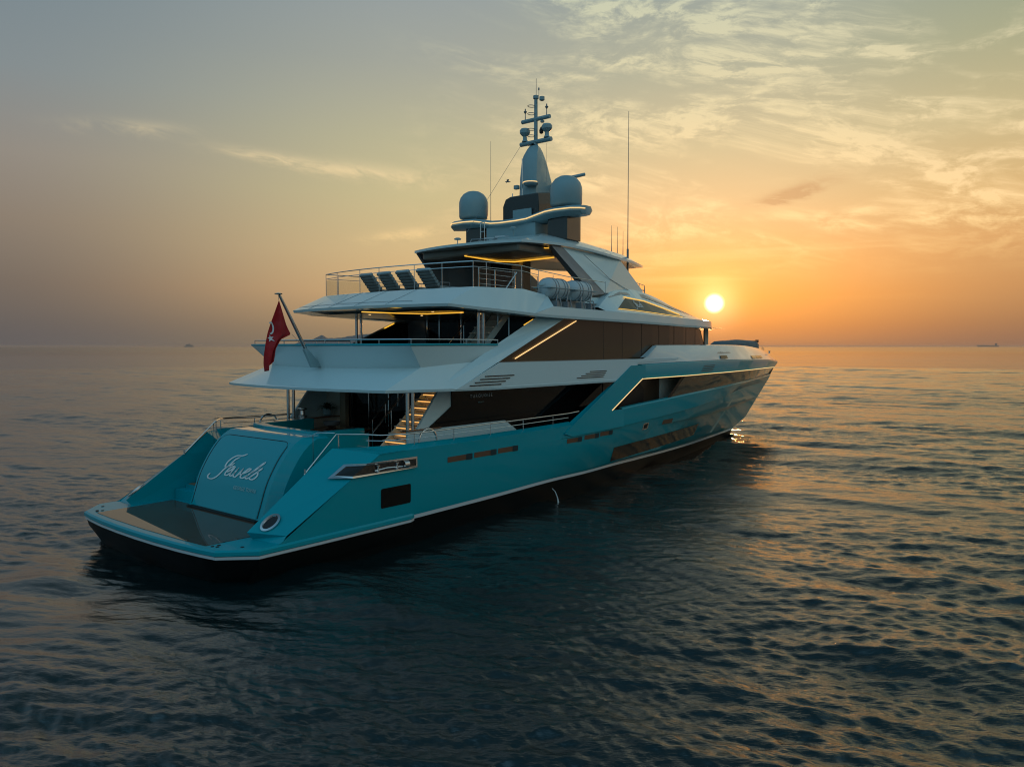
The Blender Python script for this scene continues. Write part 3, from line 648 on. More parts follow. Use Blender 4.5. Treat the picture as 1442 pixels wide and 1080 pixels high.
for i in range(4):
    G().box((10.45 + .27 * i, -4.955, 5.10 + .105 * i), (1.75 - .02 * i, .03, .032)).mirror().build('fascia_louvre', DARK, Y)
    G().box((17.45 + .22 * i, -4.955, 5.16 + .085 * i), (2.1 - .25 * i, .03, .028)).mirror().build('fascia_louvre', DARK, Y)
g = G(); g.tube([(p[0], p[1], p[2] + .04) for p in r3[1:-1]], .045, 6); g.build('bulwark_cushion_line', TEAL, Y)
pth = [(x + .1, y * .985, z) for x, y, z in r3[1:-1]]
g = G(); g.tube([(x, y, z + .22) for x, y, z in pth], .022, 6)
for i in list(range(0, len(pth), 2)): x, y, z = pth[i]; g.tube([(x, y, z - .02), (x, y, z + .22)], .018, 6)
for xx in (10.0, 11.2): g.tube([(xx, -4.42, 6.5), (xx, -4.42, 6.76)], .018, 6); g.tube([(xx, 4.42, 6.5), (xx, 4.42, 6.76)], .018, 6)
g.build('upper_deck_rail', STEEL, Y, smooth=True)
# ---- upper deck house
yg = pchip([(11, 4.5), (16, 4.5), (22, 4.48), (26, 4.35), (29, 4.05), (32.4, 3.5)], 1)
g = G(); xs = [11.3, 16.0, 18, 20, 22, 24, 26, 28, 30, 31.0]; xb = [11.25, 16.0, 18, 20, 22, 24, 26, 28, 30.2, 32.6]
zt = [5.93, 7.66, 7.66, 7.66, 7.64, 7.62, 7.6, 7.58, 7.55, 7.52]
g.loft([[(x, -yg(x), z) for x, z in zip(xs, zt)], [(x, -yg(x) - .0, 5.70) for x in xb]])
gl = g.mirror().build('upper_deck_glazing', GLASSB, Y)
for x in (19.2, 20.9, 22.8, 24.7, 26.6, 28.4, 30.0):
    G().tube([(x, -yg(x) - .004, 7.6), (x + .03, -yg(x) - .004, 5.9)], .007, 4).mirror().build('glazing_joint', DARK, gl)
g = G().poly((31.0, -3.76, 7.52), (32.6, -3.5, 5.7), (35.5, -1.8, 5.7), (34.0, -1.8, 7.52)); g.poly((35.5, -1.8, 5.7), (34.0, -1.8, 7.52), (34.8, 0, 7.52), (36.2, 0, 5.7))
g.mirror(True).build('wheelhouse_window', GLASSB, Y)
g = G().tube([(33.0, -3.2, 5.7), (33.0, -3.2, 7.6)], .16, 4).mirror().build('wheelhouse_pillar', CREAM, Y)
dr = G().xz([(15.25, 5.62), (15.25, 7.75), (15.29, 7.75), (15.29, 5.62)], -4.1, 6.9).build('upper_aft_door', GLASSK, Y)
for y in (3.25 - .45, 2.0, .62, -.8, -2.2): G().box((15.22, y, 6.7), (.05, .06, 2.1)).build('door_frame', STEEL, dr)
G().xz([(15.2, 5.62), (15.2, 7.8), (15.5, 7.8), (15.5, 5.62)], 2.9, 1.3).build('upper_cabin_bulkhead', GREYS, Y)
g = G().tube([(12.66, -4.56, 6.03), (16.9, -4.56, 7.60)], .024, 6); g.mirror().build('glazing_light_strip', LEDB, Y)
g = G().tube([(14.35, -4.16, 7.60), (13.75, -4.16, 7.36)], .028, 6); g.mirror().build('strut_light', LED, Y)
# ---- sun deck slab
yb = pchip([(8.9, 4.5), (10.5, 4.78), (12, 4.84), (20, 4.84), (23, 4.75), (26, 4.55), (28, 4.3)], 1)
zbp = pchip([(8.9, 7.90), (11.4, 7.80), (14.8, 7.68), (19.5, 7.64), (28.9, 7.56), (36.5, 7.52)], 1)
def fwd_outline(dx=0., dy=0., x0=10.0, dz=0., tip=36.4):
    out = [(x, yb(x) - dy, zbp(x) + dz) for x in [x0 + (28 - x0) * i / 16 for i in range(17)]]
    for k in range(1, 15):
        a = math.pi / 2 * k / 14; x = 28 + (tip - dx - 28) * math.sin(a); out.append((x, (4.3 - dy) * math.cos(a) ** .9 if k < 14 else 0.0, zbp(x) + dz))
    return out
def sring(xc, xe, ye, z, fw, zc=None): return slab_ring(xc, xe, ye, z, fw, zc)
q_in = sring(9.6, 10.2, 3.9, 7.84, fwd_outline(1.2, .6, 11.0, .0)); q0 = sring(8.25, 8.95, 4.5, 7.92, fwd_outline(0, 0, 10.0), 7.92)
q1 = sring(8.22, 8.92, 4.52, 8.02, fwd_outline(-.02, -.02, 10.0, .10), 8.02)
sdk = G().loft([q_in, q0, q1]).build('sun_deck_slab', WHITE, Y, smooth=True, angle=12)
G().loft([[(9.2 + i * 1.35, -min(4.2, 3.9 + .2 * i), 7.80 - .012 * i) for i in range(19)], [(9.2 + i * 1.35, min(4.2, 3.9 + .2 * i), 7.80 - .012 * i) for i in range(19)]]).build('upper_deck_ceiling', CEIL, Y)
# sloping side of the aft half
fa = [(10.0, yb(10.) + .02, zbp(10.) + .10), (12, yb(12) + .02, zbp(12) + .10), (13.6, 4.86, zbp(13.6) + .10)]
fb = [(11.2, 4.42, 8.72), (13.4, 4.40, 8.78), (15.1, 4.32, 8.62)]
n0 = slab_ring(8.22, 8.92, 4.52, 8.02, fa, 8.02); n1 = slab_ring(9.7, 10.45, 4.36, 8.70, fb, 8.66); n2 = slab_ring(9.85, 10.6, 4.22, 8.70, [(11.2, 4.28, 8.72), (13.4, 4.26, 8.78), (15.1, 4.2, 8.62)], 8.66)
G().loft([n0, n1, n2, [(x, y, 8.45) for x, y, z in n2]]).build('sun_deck_coaming', WHITE, Y, smooth=True, angle=12)
for yy in (2.9, 1.3, -.3, -1.9):
    t0 = yy / 4.5; a_ = (8.22 + .70 * t0 * t0, yy, 8.03); b_ = (9.7 + .75 * t0 * t0, yy * .96 - .25, 8.675)
    G().tube([tuple(p + q * .93 + (0, 0, .004)[i] for i, (p, q) in enumerate(zip(a_, (0, 0, 0)))), b_], .006, 4).build('slab_joint', GREYS, Y)
hs = []
for k in range(15):
    t0 = 1 - 2 * k / 14 * .82; hs.append((8.22 + .70 * t0 * t0 + .30, 4.47 * t0, 8.02 + .145))
G().tube(hs, .007, 4).build('slab_joint', GREYS, Y)
# fascia band forward, ledge and inner coaming
def ro(dy, dz, x0, tipd=0.): return [(x, -y, z) for x, y, z in fwd_outline(tipd, dy, x0, dz)]
g = G(); b1 = ro(-.02, .10, 13.6); b2 = ro(.02, .46, 14.9); b3 = ro(.12, .48, 15.0)
g.loft([b1, b2, b3])
lg = [(x, y, z) for x, y, z in b3 if x < 21.5]; g.loft([lg, [(x, -3.75, 8.22) for x, y, z in lg], [(x, -3.75, 8.78) for x, y, z in lg], [(x, -3.55, 8.78) for x, y, z in lg]])
g.poly((13.6, -4.86, 7.82), (15.1, -4.32, 8.62), (15.0, -4.72, 8.16), (14.9, -4.82, 8.14)); g.poly((15.1, -4.32, 8.62), (15.1, -3.75, 8.70), (15.0, -3.75, 8.16), (15.0, -4.72, 8.16))
g.mirror().build('sun_deck_fascia', WHITE, Y, smooth=True, angle=12)
# brow over the wheelhouse: sections (x, shoulder y, shoulder z, centre z)
secs = [(19.0, 4.35, 8.28, 8.3), (20.2, 4.1, 8.85, 8.9), (22.0, 3.55, 9.28, 9.4), (24.0, 3.25, 9.42, 9.6), (26.5, 2.9, 9.28, 9.5), (28.7, 2.5, 9.08, 9.3), (31.2, 1.95, 8.75, 8.95), (33.2, 1.4, 8.38, 8.5), (35.0, .8, 7.98, 8.05), (36.1, .2, 7.7, 7.75)]
shy = pchip([(a, b) for a, b, c, d in secs], 1); shz = pchip([(a, c) for a, b, c, d in secs], 1); cz = pchip([(a, d) for a, b, c, d in secs], 1)
def bandy(x):
    if x <= 28: return yb(x) - .12
    return max((4.3 - .12) * math.cos(math.asin(min(1, (x - 28) / 8.4))) ** .9, 0.0)
g = G(); rws = []
for i in range(44):
    x = 19.0 + (36.1 - 19.0) * i / 43; y0, z0 = bandy(x), zbp(x) + .48
    rws.append([(x, -y0, z0), (x, -shy(x), shz(x)), (x, -shy(x) * .6, shz(x) * .35 + cz(x) * .65), (x, 0, cz(x))])
g.loft(rws); g.mirror(True); brow = g.build('wheelhouse_brow', WHITE, Y, smooth=True, angle=18)
def onbrow(x, t, off=.02):
    y0, z0 = bandy(x), zbp(x) + .48; y1, z1 = shy(x), shz(x)
    return (x, -(y0 * (1 - t) + y1 * t) - off, z0 * (1 - t) + z1 * t + off)
lo = [onbrow(x, t) for x, t in ((20.3, .18), (22, .12), (24, .08), (26, .06), (27.8, .05), (28.4, .05))]; hi = [onbrow(x, t) for x, t in ((20.35, .20), (22, .62), (24, .50), (26, .32), (27.8, .12), (28.4, .05))]
bw = G().loft([lo, hi]).mirror().build('brow_window', mat('brow_glass', (.03, .024, .018), .1, spec=.15), Y)
g = G().tube([onbrow(x, t, .035) for x, t in ((21.9, .66), (24, .52), (26, .34), (27.8, .14))], .022, 6); g.tube([onbrow(x, t, .03) for x, t in ((20.3, .16), (22, .10), (24, .06), (26, .04), (27.8, .03))], .012, 6)
g.mirror().build('brow_light_strip', LED, bw)
script_word(lambda a, s: onbrow(22.75 + a * .36, .15 + (s - .74) * .36, .04), .03, 4).build('name_lettering', TEXT, bw)
g = G().loft([[onbrow(x, t, .015) for x, t in ((20.2, .95), (22, .9), (25, .86), (28, .72), (31, .42), (32.2, .30))], [onbrow(x, t, .015) for x, t in ((20.3, .88), (22, .80), (25, .68), (28, .5), (31, .32), (32.2, .28))]])
g.mirror().build('brow_groove', GREYS, brow)
# ---- ceiling lights
def led(pts, r=.022, name='ceiling_light_strip'): G().tube(pts, r, 6).build(name, LED, Y)
led([(8.0, -1.0, 7.78), (9.35, -1.5, 7.76), (10.3, -2.1, 7.75), (10.4, -3.9, 7.76)])
led([(14.95, .15, 10.56), (17.4, .20, 10.52), (18.0, -.3, 10.52), (17.7, -2.8, 10.52)], .03); G().xy([(15.0, -2.9), (18.2, -2.9), (18.2, 2.9), (15.0, 2.9)], 10.56, .38).build('ceiling_panel', CEIL, Y, bevel=.1); led([(15.4, -1.7, 10.82), (17.2, -3.2, 10.86)], .022)
g = G()
for x, y in ((9.3, -3.4), (10.6, -3.6), (11.8, -3.5), (9.6, .4), (11.5, -.6)): g.lathe([(.05, 0), (.05, .02), (.03, .025)], (x, y, 7.745), 12)
for x, y in ((16, .2), (17.2, -1.9), (18.4, -2.2), (16.4, 2.4), (19, 0)): g.lathe([(.05, 0), (.05, .02), (.03, .025)], (x, y, 10.78), 12)
g.build('downlight', LEDB, Y)
# ---- hardtop
hy = pchip([(14.8, 3.2), (16.2, 3.45), (18, 3.55), (21, 3.45), (24, 3.05), (27, 2.1), (28.8, 1.1), (29.6, 0)], 1)
hz = pchip([(14.8, 10.89), (17.6, 10.96), (20, 10.92), (23, 10.82), (26.5, 10.86), (30.3, 11.2)], 1)
def hring(s, dz, x0=14.8, x1=29.6, aft=14.2):
    out = []
    for i in range(30):
        x = x0 + (x1 - x0) * (1 - (1 - i / 29) ** 1.3); out.append((x, -max(hy(14.8 + (x - x0) / (x1 - x0) * 14.8) * s, 0), hz(x) + dz))
    a = [(x0 - (x0 - aft) * (1 - t * t), t * 3.2 * s, 10.89 + dz) for t in [1 - 2 * k / 10 for k in range(1, 10)]]
    # starboard forward to tip, then port back to aft, then aft edge
    return out + [(x, -y, z) for x, y, z in reversed(out[:-1])] + [(x, y, z) for x, y, z in a]
H = [hring(.9, 0.0, 15.4, 28.9, 14.9), hring(1, 0), hring(1, .11), hring(.86, .42, 16.6, 28.4, 16.0), hring(.55, .80, 18.2, 26.8, 17.8), hring(.2, .95, 19.5, 25.5, 19.3)]
g = G().loft(H, True); g.poly(*H[-1]); ht = g.build('hardtop', WHITE, Y, smooth=True, angle=14)
G().poly(*hring(.9, 0.002, 15.4, 28.9, 14.9)).build('hardtop_ceiling', CEIL, ht)
# struts carrying the hardtop
def strut(s):
    top = [(16.9, 10.92), (17.55, 10.92), (22.6, 10.86)]; bot = [(19.7, 8.95), (20.4, 9.05), (25.2, 9.42)]
    g = G().poly((17.5, s * 3.42, 10.93), (22.9, s * 3.15, 10.85), (25.6, s * 3.0, 9.40), (22.4, s * 3.55, 9.15), (20.35, s * 3.85, 9.02))
    g.poly((17.5, s * 3.40, 10.93), (22.9, s * 3.0, 10.85), (25.6, s * 2.85, 9.40), (20.35, s * 3.6, 9.0))
    st = g.build('hardtop_strut', WHITE, Y)
    G().poly((16.7, s * 3.36, 10.93), (17.5, s * 3.42, 10.93), (20.35, s * 3.86, 8.98), (19.4, s * 3.86, 8.86)).poly((16.7, s * 3.36, 10.93), (19.4, s * 3.86, 8.86), (19.5, s * 3.4, 8.86), (16.9, s * 3.0, 10.93)).build('strut_edge', GREYS, st)
    G().poly((19.9, s * 3.66, 10.2), (22.0, s * 3.46, 9.6), (22.5, s * 3.50, 9.3), (20.4, s * 3.86, 9.1)).build('strut_panel', WHITE, st) if False else None
    g = G().tube([(18.9, s * 3.62, 10.7), (21.2, s * 3.62, 9.75), (23.6, s * 3.36, 9.3)], .02, 4); g.build('strut_crease', WHITEG, st)
for s in (-1, 1): strut(s)
cas = G().xy([(18.2, -.65), (18.8, -.65), (18.8, 2.6), (18.2, 2.6)], 8.45, 2.42).build('bar_casing', mat('bar_panel', (.24, .20, .15), .10, 0, .8), Y, bevel=.03)
G().box((18.185, .7, 9.7), (.03, 1.3, 2.3)).build('casing_glass', GLASSK, cas)
G().prism([(15.0, 3.3, 10.9), (16.6, 3.3, 10.9), (19.9, 2.6, 10.9), (19.9, 2.6, 8.5), (18.2, 3.6, 8.5), (16.9, 3.6, 9.3)], (0, -.12, 0)).build('port_wing_wall', GREYS, Y)
# ---- sun deck rails, glass screens
top = [(x, y, z) for x, y, z in slab_ring(9.75, 10.5, 4.30, 8.70, [(11.2, 4.34, 8.72), (13.4, 4.3, 8.76), (14.6, 4.25, 8.68)], 8.67)]
h = .94
g = G(); g.tube([(x, y, z + h) for x, y, z in top], .022, 6); g.tube([(x, y, z + h - .2) for x, y, z in top], .014, 6)
posts = [0, 1, 2, 3, 5, 7, 10, 12, 15, 17, 18, 19, 20]
for i in posts:
    if i < len(top): x, y, z = top[i]; g.tube([(x, y, z), (x, y, z + h)], .014, 6)
g.tube([(14.6, -4.25, 9.62), (17, -4.0, 9.55), (20.2, -3.95, 9.5)], .018, 6); g.tube([(14.6, 4.25, 9.62), (17, 4.0, 9.55), (20.2, 3.95, 9.5)], .018, 6)
for x in (16.0, 17.4, 18.8, 20.2): 
    for s in (-1, 1): g.tube([(x, s * 3.98, 8.7), (x, s * 3.98, 9.54)], .014, 6)
g.build('sun_deck_rail', STEEL, Y, smooth=True)
GS = bpy.data.materials.new('screen_glass'); GS.use_nodes = True
t = NT(GS.node_tree); t.n.remove(t.n['Principled BSDF'])
tr = t.n.new('ShaderNodeBsdfTransparent'); tr.inputs[0].default_value = (.86, .88, .86, 1); gb = t.n.new('ShaderNodeBsdfGlossy'); gb.inputs[1].default_value = .02
mx = t.n.new('ShaderNodeMixShader'); fr_ = t.n.new('ShaderNodeFresnel'); fr_.inputs[0].default_value = 1.35
t.l.new(fr_.outputs[0], mx.inputs[0]); t.l.new(tr.outputs[0], mx.inputs[1]); t.l.new(gb.outputs[0], mx.inputs[2]); t.l.new(mx.outputs[0], t.n['Material Output'].inputs[0])
G().loft([[(x, y, z + .02) for x, y, z in top], [(x, y, z + h - .26) for x, y, z in top]]).build('glass_screen', GS, Y)
# gate and steps on the starboard side of the sun deck
g = G()
for z in (8.75, 9.0, 9.2, 9.4, 9.6): g.tube([(12.3, -3.0, z), (14.6, -3.0, z)], .014, 6)
for x in (12.3, 13.3, 14.6): g.tube([(x, -3.0, 8.5), (x, -3.0, 9.62)], .026, 6)
g.tube([(13.6, -3.1, 8.6), (14.6, -3.1, 9.6)], .03, 6); g.tube([(14.9, -3.6, 8.6), (14.9, -3.6, 9.45), (15.4, -3.6, 9.45), (15.4, -3.6, 8.6)], .018, 6); g.tube([(14.9, -3.6, 9.0), (15.4, -3.6, 9.0)], .014, 6)
g.build('stairwell_rail', STEEL, Y, smooth=True)
rail('flybridge_rail', [(24.6, -3.0, 9.35), (26.6, -2.5, 9.3), (28.3, -1.6, 9.15), (28.9, 0, 9.15)], .52, (1.0, .5), .9, mir=True)
# ---- mast
xm = 20.05
g = G(); rows_ = []
for z, xa, xf, yw in ((13.6, 19.2, 21.6, .52), (14.6, 19.25, 21.4, .51), (14.75, 19.25, 21.25, .51), (15.6, 19.35, 20.85, .48), (15.9, 19.42, 20.7, .43), (16.2, 19.6, 20.5, .34), (16.38, 19.75, 20.35, .24), (16.46, 19.9, 20.2, .12)):
    rows_.append([(xa, -yw * .55, z), (xa + .18, -yw, z), (xf - .5, -yw * .8, z), (xf, -yw * .25, z), (xf, yw * .25, z), (xf - .5, yw * .8, z), (xa + .18, yw, z), (xa, yw * .55, z)])
mast = g.loft(rows_, True, True).build('mast', DOMEM, Y, smooth=True, angle=40)
G().loft([[(18.95, y, z) for y, z in ((-1.0, 11.6), (-1.0, 13.3), (-.95, 13.85), (.75, 13.85), (1.05, 13.75), (1.22, 13.4), (1.22, 11.6))], [(22.6, y, z) for y, z in ((-1.0, 11.6), (-1.0, 14.0), (-.95, 14.45), (.75, 14.45), (1.05, 14.3), (1.22, 14.0), (1.22, 11.6))]], True, True).build('mast_fairing', mat('dark_fairing', (.02, .02, .02), .25, 0, .3), mast, bevel=.04)
G().xy([(18.85, -.62), (18.85, .5), (18.93, .5), (18.93, -.62)], 12.3, .85).build('mast_panel', DOMEM, mast)
def octo(g, p0, p1, r): g.tube([p0, p1], r, 10)
g = G(); octo(g, (xm, 0, 16.3), (xm, 0, 18.85), [.10, .085]); g.lathe([(.14, 0), (.14, .14), (.1, .16)], (xm, 0, 18.72), 12); g.build('mast_pole', DOMEM, mast, smooth=True)
g = G().tube([(xm, -.86, 17.72), (xm, .86, 17.72)], .10, 10); g.build('crossarm', DOMEM, mast, smooth=True)
g = G().tube([(xm, -.95, 16.62), (xm, .95, 16.62)], .11, 10); g.build('crossarm', DOMEM, mast, smooth=True)
for s in (-1, 1):
    G().lathe([(.16, 0), (.14, .05), (.11, .1), (.10, .25), (.20, .34), (.26, .42), (.26, .56), (.2, .64), (.08, .67)], (xm, s * .68, 16.73), 20).build('satellite_dome', DOMEM, mast, smooth=True)
    G().lathe([(.025, 0), (.02, .3), (.035, .32), (.06, .36), (.09, .40), (.06, .44), (.03, .46), (.03, .54), (.01, .56)], (xm, s * .66, 17.8), 12).build('signal_lamp', GREYS, mast, smooth=True)
g = G()
for z in (18.35, 17.98, 17.22, 16.9, 16.45): 
    g.tube([(xm - .16 - .0 + .2 * math.cos(a), .16 + .17 * math.sin(a), z) for a in [2 * math.pi * k / 14 for k in range(15)]], .018, 5)
g.build('lamp_ring', GREYS, mast, smooth=True)
g = G().tube([(xm, -.02, 18.8), (xm, -.02, 19.7)], .012, 5); g.tube([(xm, -.18, 18.8), (xm, -.18, 19.15)], .012, 5); g.lathe([(.03, 0), (.04, .05), (.03, .12)], (xm, -.18, 19.1), 8); g.build('mast_antenna', GREYS, mast)
g = G().lathe([(.06, 0), (.13, .04), (.13, .2), (.06, .22)], (xm + .02, -.36, 18.55), 14); g.lathe([(.09, 0), (.11, .06), (.07, .1)], (xm, -.4, 17.5), 12); g.build('navigation_light', DOMEM, mast, smooth=True)
G().lathe([(.03, .3), (.06, .25), (.11, .12), (.10, 0), (.05, -.04)], (xm, -.34, 17.0), 10).build('searchlight', RUBBER, mast, smooth=True)
g = G().lathe([(.28, 0), (.37, .08), (.37, .18), (.32, .22)], (19.15, -.38, 14.28), 24); g.build('mast_platform', DOMEM, mast, smooth=True)
G().tube([(19.15 + .375 * math.cos(a), -.38 + .375 * math.sin(a), 14.43) for a in [math.pi * (.5 + k / 14) for k in range(15)]], .02, 6).build('mast_light_strip', LEDB, mast)
g = G().box((21.3, -.75, 14.55), (.9, .8, .14)); g.box((21.9, -.9, 14.75), (.3, .3, .35)); g.build('radar_bracket', DOMEM, mast, bevel=.03)
G().tube([(21.2, -.6, 14.85), (22.4, -1.35, 15.25)], [.11, .09], 6).build('radar_scanner', DOMEM, mast)
g = G().box((19.3, .62, 14.35), (.2, .25, .2)); g.build('mast_camera', DOMEM, mast, bevel=.03)
g = G()
for y in (.62, .02): g.tube([(18.98, y, 11.8), (18.98, y, 15.6 if y < .1 else 14.0)], .026, 6)
for k in range(7): g.tube([(18.98, .62, 12.1 + .28 * k), (18.98, .02, 12.1 + .28 * k)], .016, 5)
g.build('mast_ladder', STEEL, mast, smooth=True)
g = G()
for y in (1.25, 1.0): g.tube([(17.3, y, 11.5), (17.3, y, 12.45)], .022, 6)
g.tube([(17.3, 1.25, 12.45), (17.3, 1.0, 12.45)], .022, 6); g.tube([(17.3, 1.25, 12.0), (17.3, 1.0, 12.0)], .016, 6); g.build('roof_ladder', STEEL, Y, smooth=True)
g = G().tube([(19.8, .75, 16.5), (17.4, 2.2, 12.1)], .008, 4); g.tube([(20.2, -.55, 16.5), (20.2, -.55, 14.6)], .006, 4); g.build('mast_stay', GREYS, mast)
# dome arm, gull shaped
g = G(); ys = [4.05, 3.95, 3.6, 2.8, 2.2, 1.7, 1.1, .5, 0]; zz = [12.62, 12.62, 12.62, 12.62, 12.60, 12.52, 12.40, 12.36, 12.35]; wd = [.25, .5, .78, .85, .80, .75, .75, .8, .85]
ys = [-y for y in ys] + ys[-2::-1]; zz = zz + zz[-2::-1]; wd = wd + wd[-2::-1]
rows_ = [[(18.6 - w_, y, z - .05), (18.6 - w_ * .98, y, z + .10), (18.6 - w_ * .8, y, z + .2), (18.6 + w_ * .8, y, z + .2), (18.6 + w_, y, z + .05), (18.6 + w_ * .6, y, z - .16), (18.6 - w_ * .6, y, z - .2)] for y, z, w_ in zip(ys, zz, wd)]
arm = g.loft(rows_, True, True).build('dome_arm', DOMEM, Y, smooth=True, angle=30)
G().tube([(18.6 - w_ - .012, y, z + .06) for y, z, w_ in zip(ys, zz, wd)], .026, 6).build('arm_light_strip', LEDB, arm)
for s in (-1, 1):
    G().lathe([(.35, 0), (.4, .05), (.68, .12), (.73, .2), (.74, .75), (.73, .95), (.66, 1.16), (.52, 1.34), (.32, 1.46), (.1, 1.51), (.01, 1.515)], (18.6, s * 2.84, 12.82), 48).build('radome', DOMEM, Y, smooth=True, angle=50)
g = G().xy([(18.3, -3.1), (19.5, -3.0), (19.5, -2.0), (18.3, -2.0)], 11.4, 1.15); g.mirror().build('arm_leg', mat('smoked_leg', (.035, .032, .03), .2, 0, .6), Y, bevel=.02)
G().xy([(18.0, -1.5), (19.6, -1.5), (19.6, 1.5), (18.0, 1.5)], 11.5, .8).build('mast_base', DOMEM, Y, bevel=.05)
# roof gear
G().lathe([(.02, 0), (.02, .25), (.16, .27), (.18, .31), (.1, .36), (.02, .37)], (16.6, 2.1, 11.35), 16).build('gps_mushroom', DOMEM, Y, smooth=True)
G().lathe([(.03, 0), (.03, .3), (.15, .32), (.17, .38), (.1, .44), (.02, .45)], (17.5, -.6, 11.65), 16).build('gps_mushroom', DOMEM, Y, smooth=True)
g = G()
for i in range(5): x = 16.6 + i * .45; g.tube([(x, 1.3 - i * .12, 11.4 + .06 * i), (x + .1, 1.3 - i * .12, 11.58 + .06 * i), (x + .5, 1.1 - i * .12, 11.62 + .06 * i), (x + .55, 1.1 - i * .12, 11.45 + .06 * i)], .022, 5)
g.build('roof_hoop', GREYS, Y)
g = G().box((17.2, .5, 11.62), (.55, .5, .05), rz=.3, ry=-.1); g.box((17.3, -.1, 11.66), (.55, .5, .05), rz=.3, ry=-.1); g.build('roof_hatch', WHITEG, Y)
for (x, y, z0, z1, r, nm) in ((18.95, 2.0, 11.5, 16.75, .012, 'whip_antenna'), (24.62, -2.6, 9.4, 18.7, .022, 'whip_antenna'), (24.8, -1.5, 11.5, 12.95, .014, 'whip_antenna'), (25.4, -1.5, 11.5, 12.95, .014, 'whip_antenna'), (26.0, -1.5, 11.5, 12.8, .014, 'whip_antenna')):
    g = G().tube([(x, y, z0), (x, y, z0 + (z1 - z0) * .35), (x, y, z1)], [r * 1.9, r * 1.2, r * .6], 6); g.build(nm, GREYS, Y)
G().tube([(24.62, -2.6, 9.3), (24.62, -2.6, 11.6)], .06, 8).build('antenna_base', GREYS, Y)
# ---- ensign staff
base = Vector((6.60, 0, 5.74)); tp = Vector((5.16, 0, 8.30))
stf = G().tube([base + (tp - base) * .25, tp], [.065, .05], 12).build('flagstaff', STEEL, Y, smooth=True)
g = G().prism([(6.45, -.06, 5.74), (6.95, -.06, 5.74), (6.25, -.06, 6.45), (6.12, -.06, 6.40)], (0, .12, 0)); g.build('staff_socket', DOMEM, stf, bevel=.01)
g = G().lathe([(.02, -.03), (.13, -.01), (.14, .02), (.02, .05)], (5.12, 0, 8.33), 14); g.build('staff_cap', STEEL, stf, smooth=True)
g = G().tube([(5.13, 0, 8.28), (5.12, 0, 8.12)], .008, 4); g.tube([(5.66, 0, 6.93), (6.15, 0, 6.45)], .006, 4); g.build('halyard', GREYS, stf)

# ================================================================== loose things
# flag
fl = thing('flag', 'red flag with white crescent and star hanging from the slanted staff at the stern', 'flag', (5.14, 0, 8.11))
Lc = [(5.14, 8.11), (4.98, 7.72), (4.83, 7.33), (4.70, 6.95), (4.62, 6.55), (4.57, 6.15), (4.57, 5.9), (4.60, 5.63)]
Rc = [(5.15, 8.09), (5.33, 7.65), (5.48, 7.27), (5.66, 6.93), (5.22, 6.76), (4.98, 6.42), (4.89, 5.98), (4.64, 5.80)]
def fpt(t, s):
    a = (1 - t) * 7
    i = min(int((t) * 7), 6); f = t * 7 - i
    l = [Lc[i][k] * (1 - f) + Lc[i + 1][k] * f for k in (0, 1)]; r = [Rc[i][k] * (1 - f) + Rc[i + 1][k] * f for k in (0, 1)]
    x = l[0] * (1 - s) + r[0] * s; z = l[1] * (1 - s) + r[1] * s
    y = .10 * math.sin(s * 7.5 + t * 2.2) * min(1, t * 3) + .05 * math.sin(s * 14 - t * 5) * t
    return (x - 5.14, y, z - 8.11)
g = G().loft([[fpt(t / 34, s / 22) for s in range(23)] for t in range(35)])
cl_ = g.build('cloth', REDC, fl, smooth=True, angle=80)
cl_.modifiers.new('thick', 'SOLIDIFY').thickness = .006
def emb(g, pts):      # emblem points in x,z -> laid just off the cloth on both sides
    for s in (-1, 1):
        g.poly(*[(x - 5.14, yy, z - 8.11) for x, z, yy in [(a, b, fy(a, b) + s * .02) for a, b in pts]])
def fy(x, z):
    best = min(((fpt(t / 34, s / 22)) for t in range(35) for s in range(23)), key=lambda p: (p[0] + 5.14 - x) ** 2 + (p[2] + 8.11 - z) ** 2)
    return best[1]
g = G(); ox, oz = 4.83, 7.14
n = 12
outc = [(ox + .13 * math.sin(R(a)), oz + .22 * math.cos(R(a))) for a in np.linspace(-20, 185, n)]
inc = [(ox - .035 + .115 * math.sin(R(a)), oz - .01 + .17 * math.cos(R(a))) for a in np.linspace(-20, 185, n)]
for i in range(n - 1): emb(g, [outc[i], outc[i + 1], inc[i + 1], inc[i]])
g.build('crescent', WHITEC, fl)
g = G(); star = [(4.80 + (.125 if k % 2 == 0 else .05) * math.sin(R(36 * k - 8)) * .9, 6.78 + (.135 if k % 2 == 0 else .055) * math.cos(R(36 * k - 8))) for k in range(10)]
for k in range(10): emb(g, [(4.80, 6.78), star[k], star[(k + 1) % 10]])
g.build('star', WHITEC, fl)
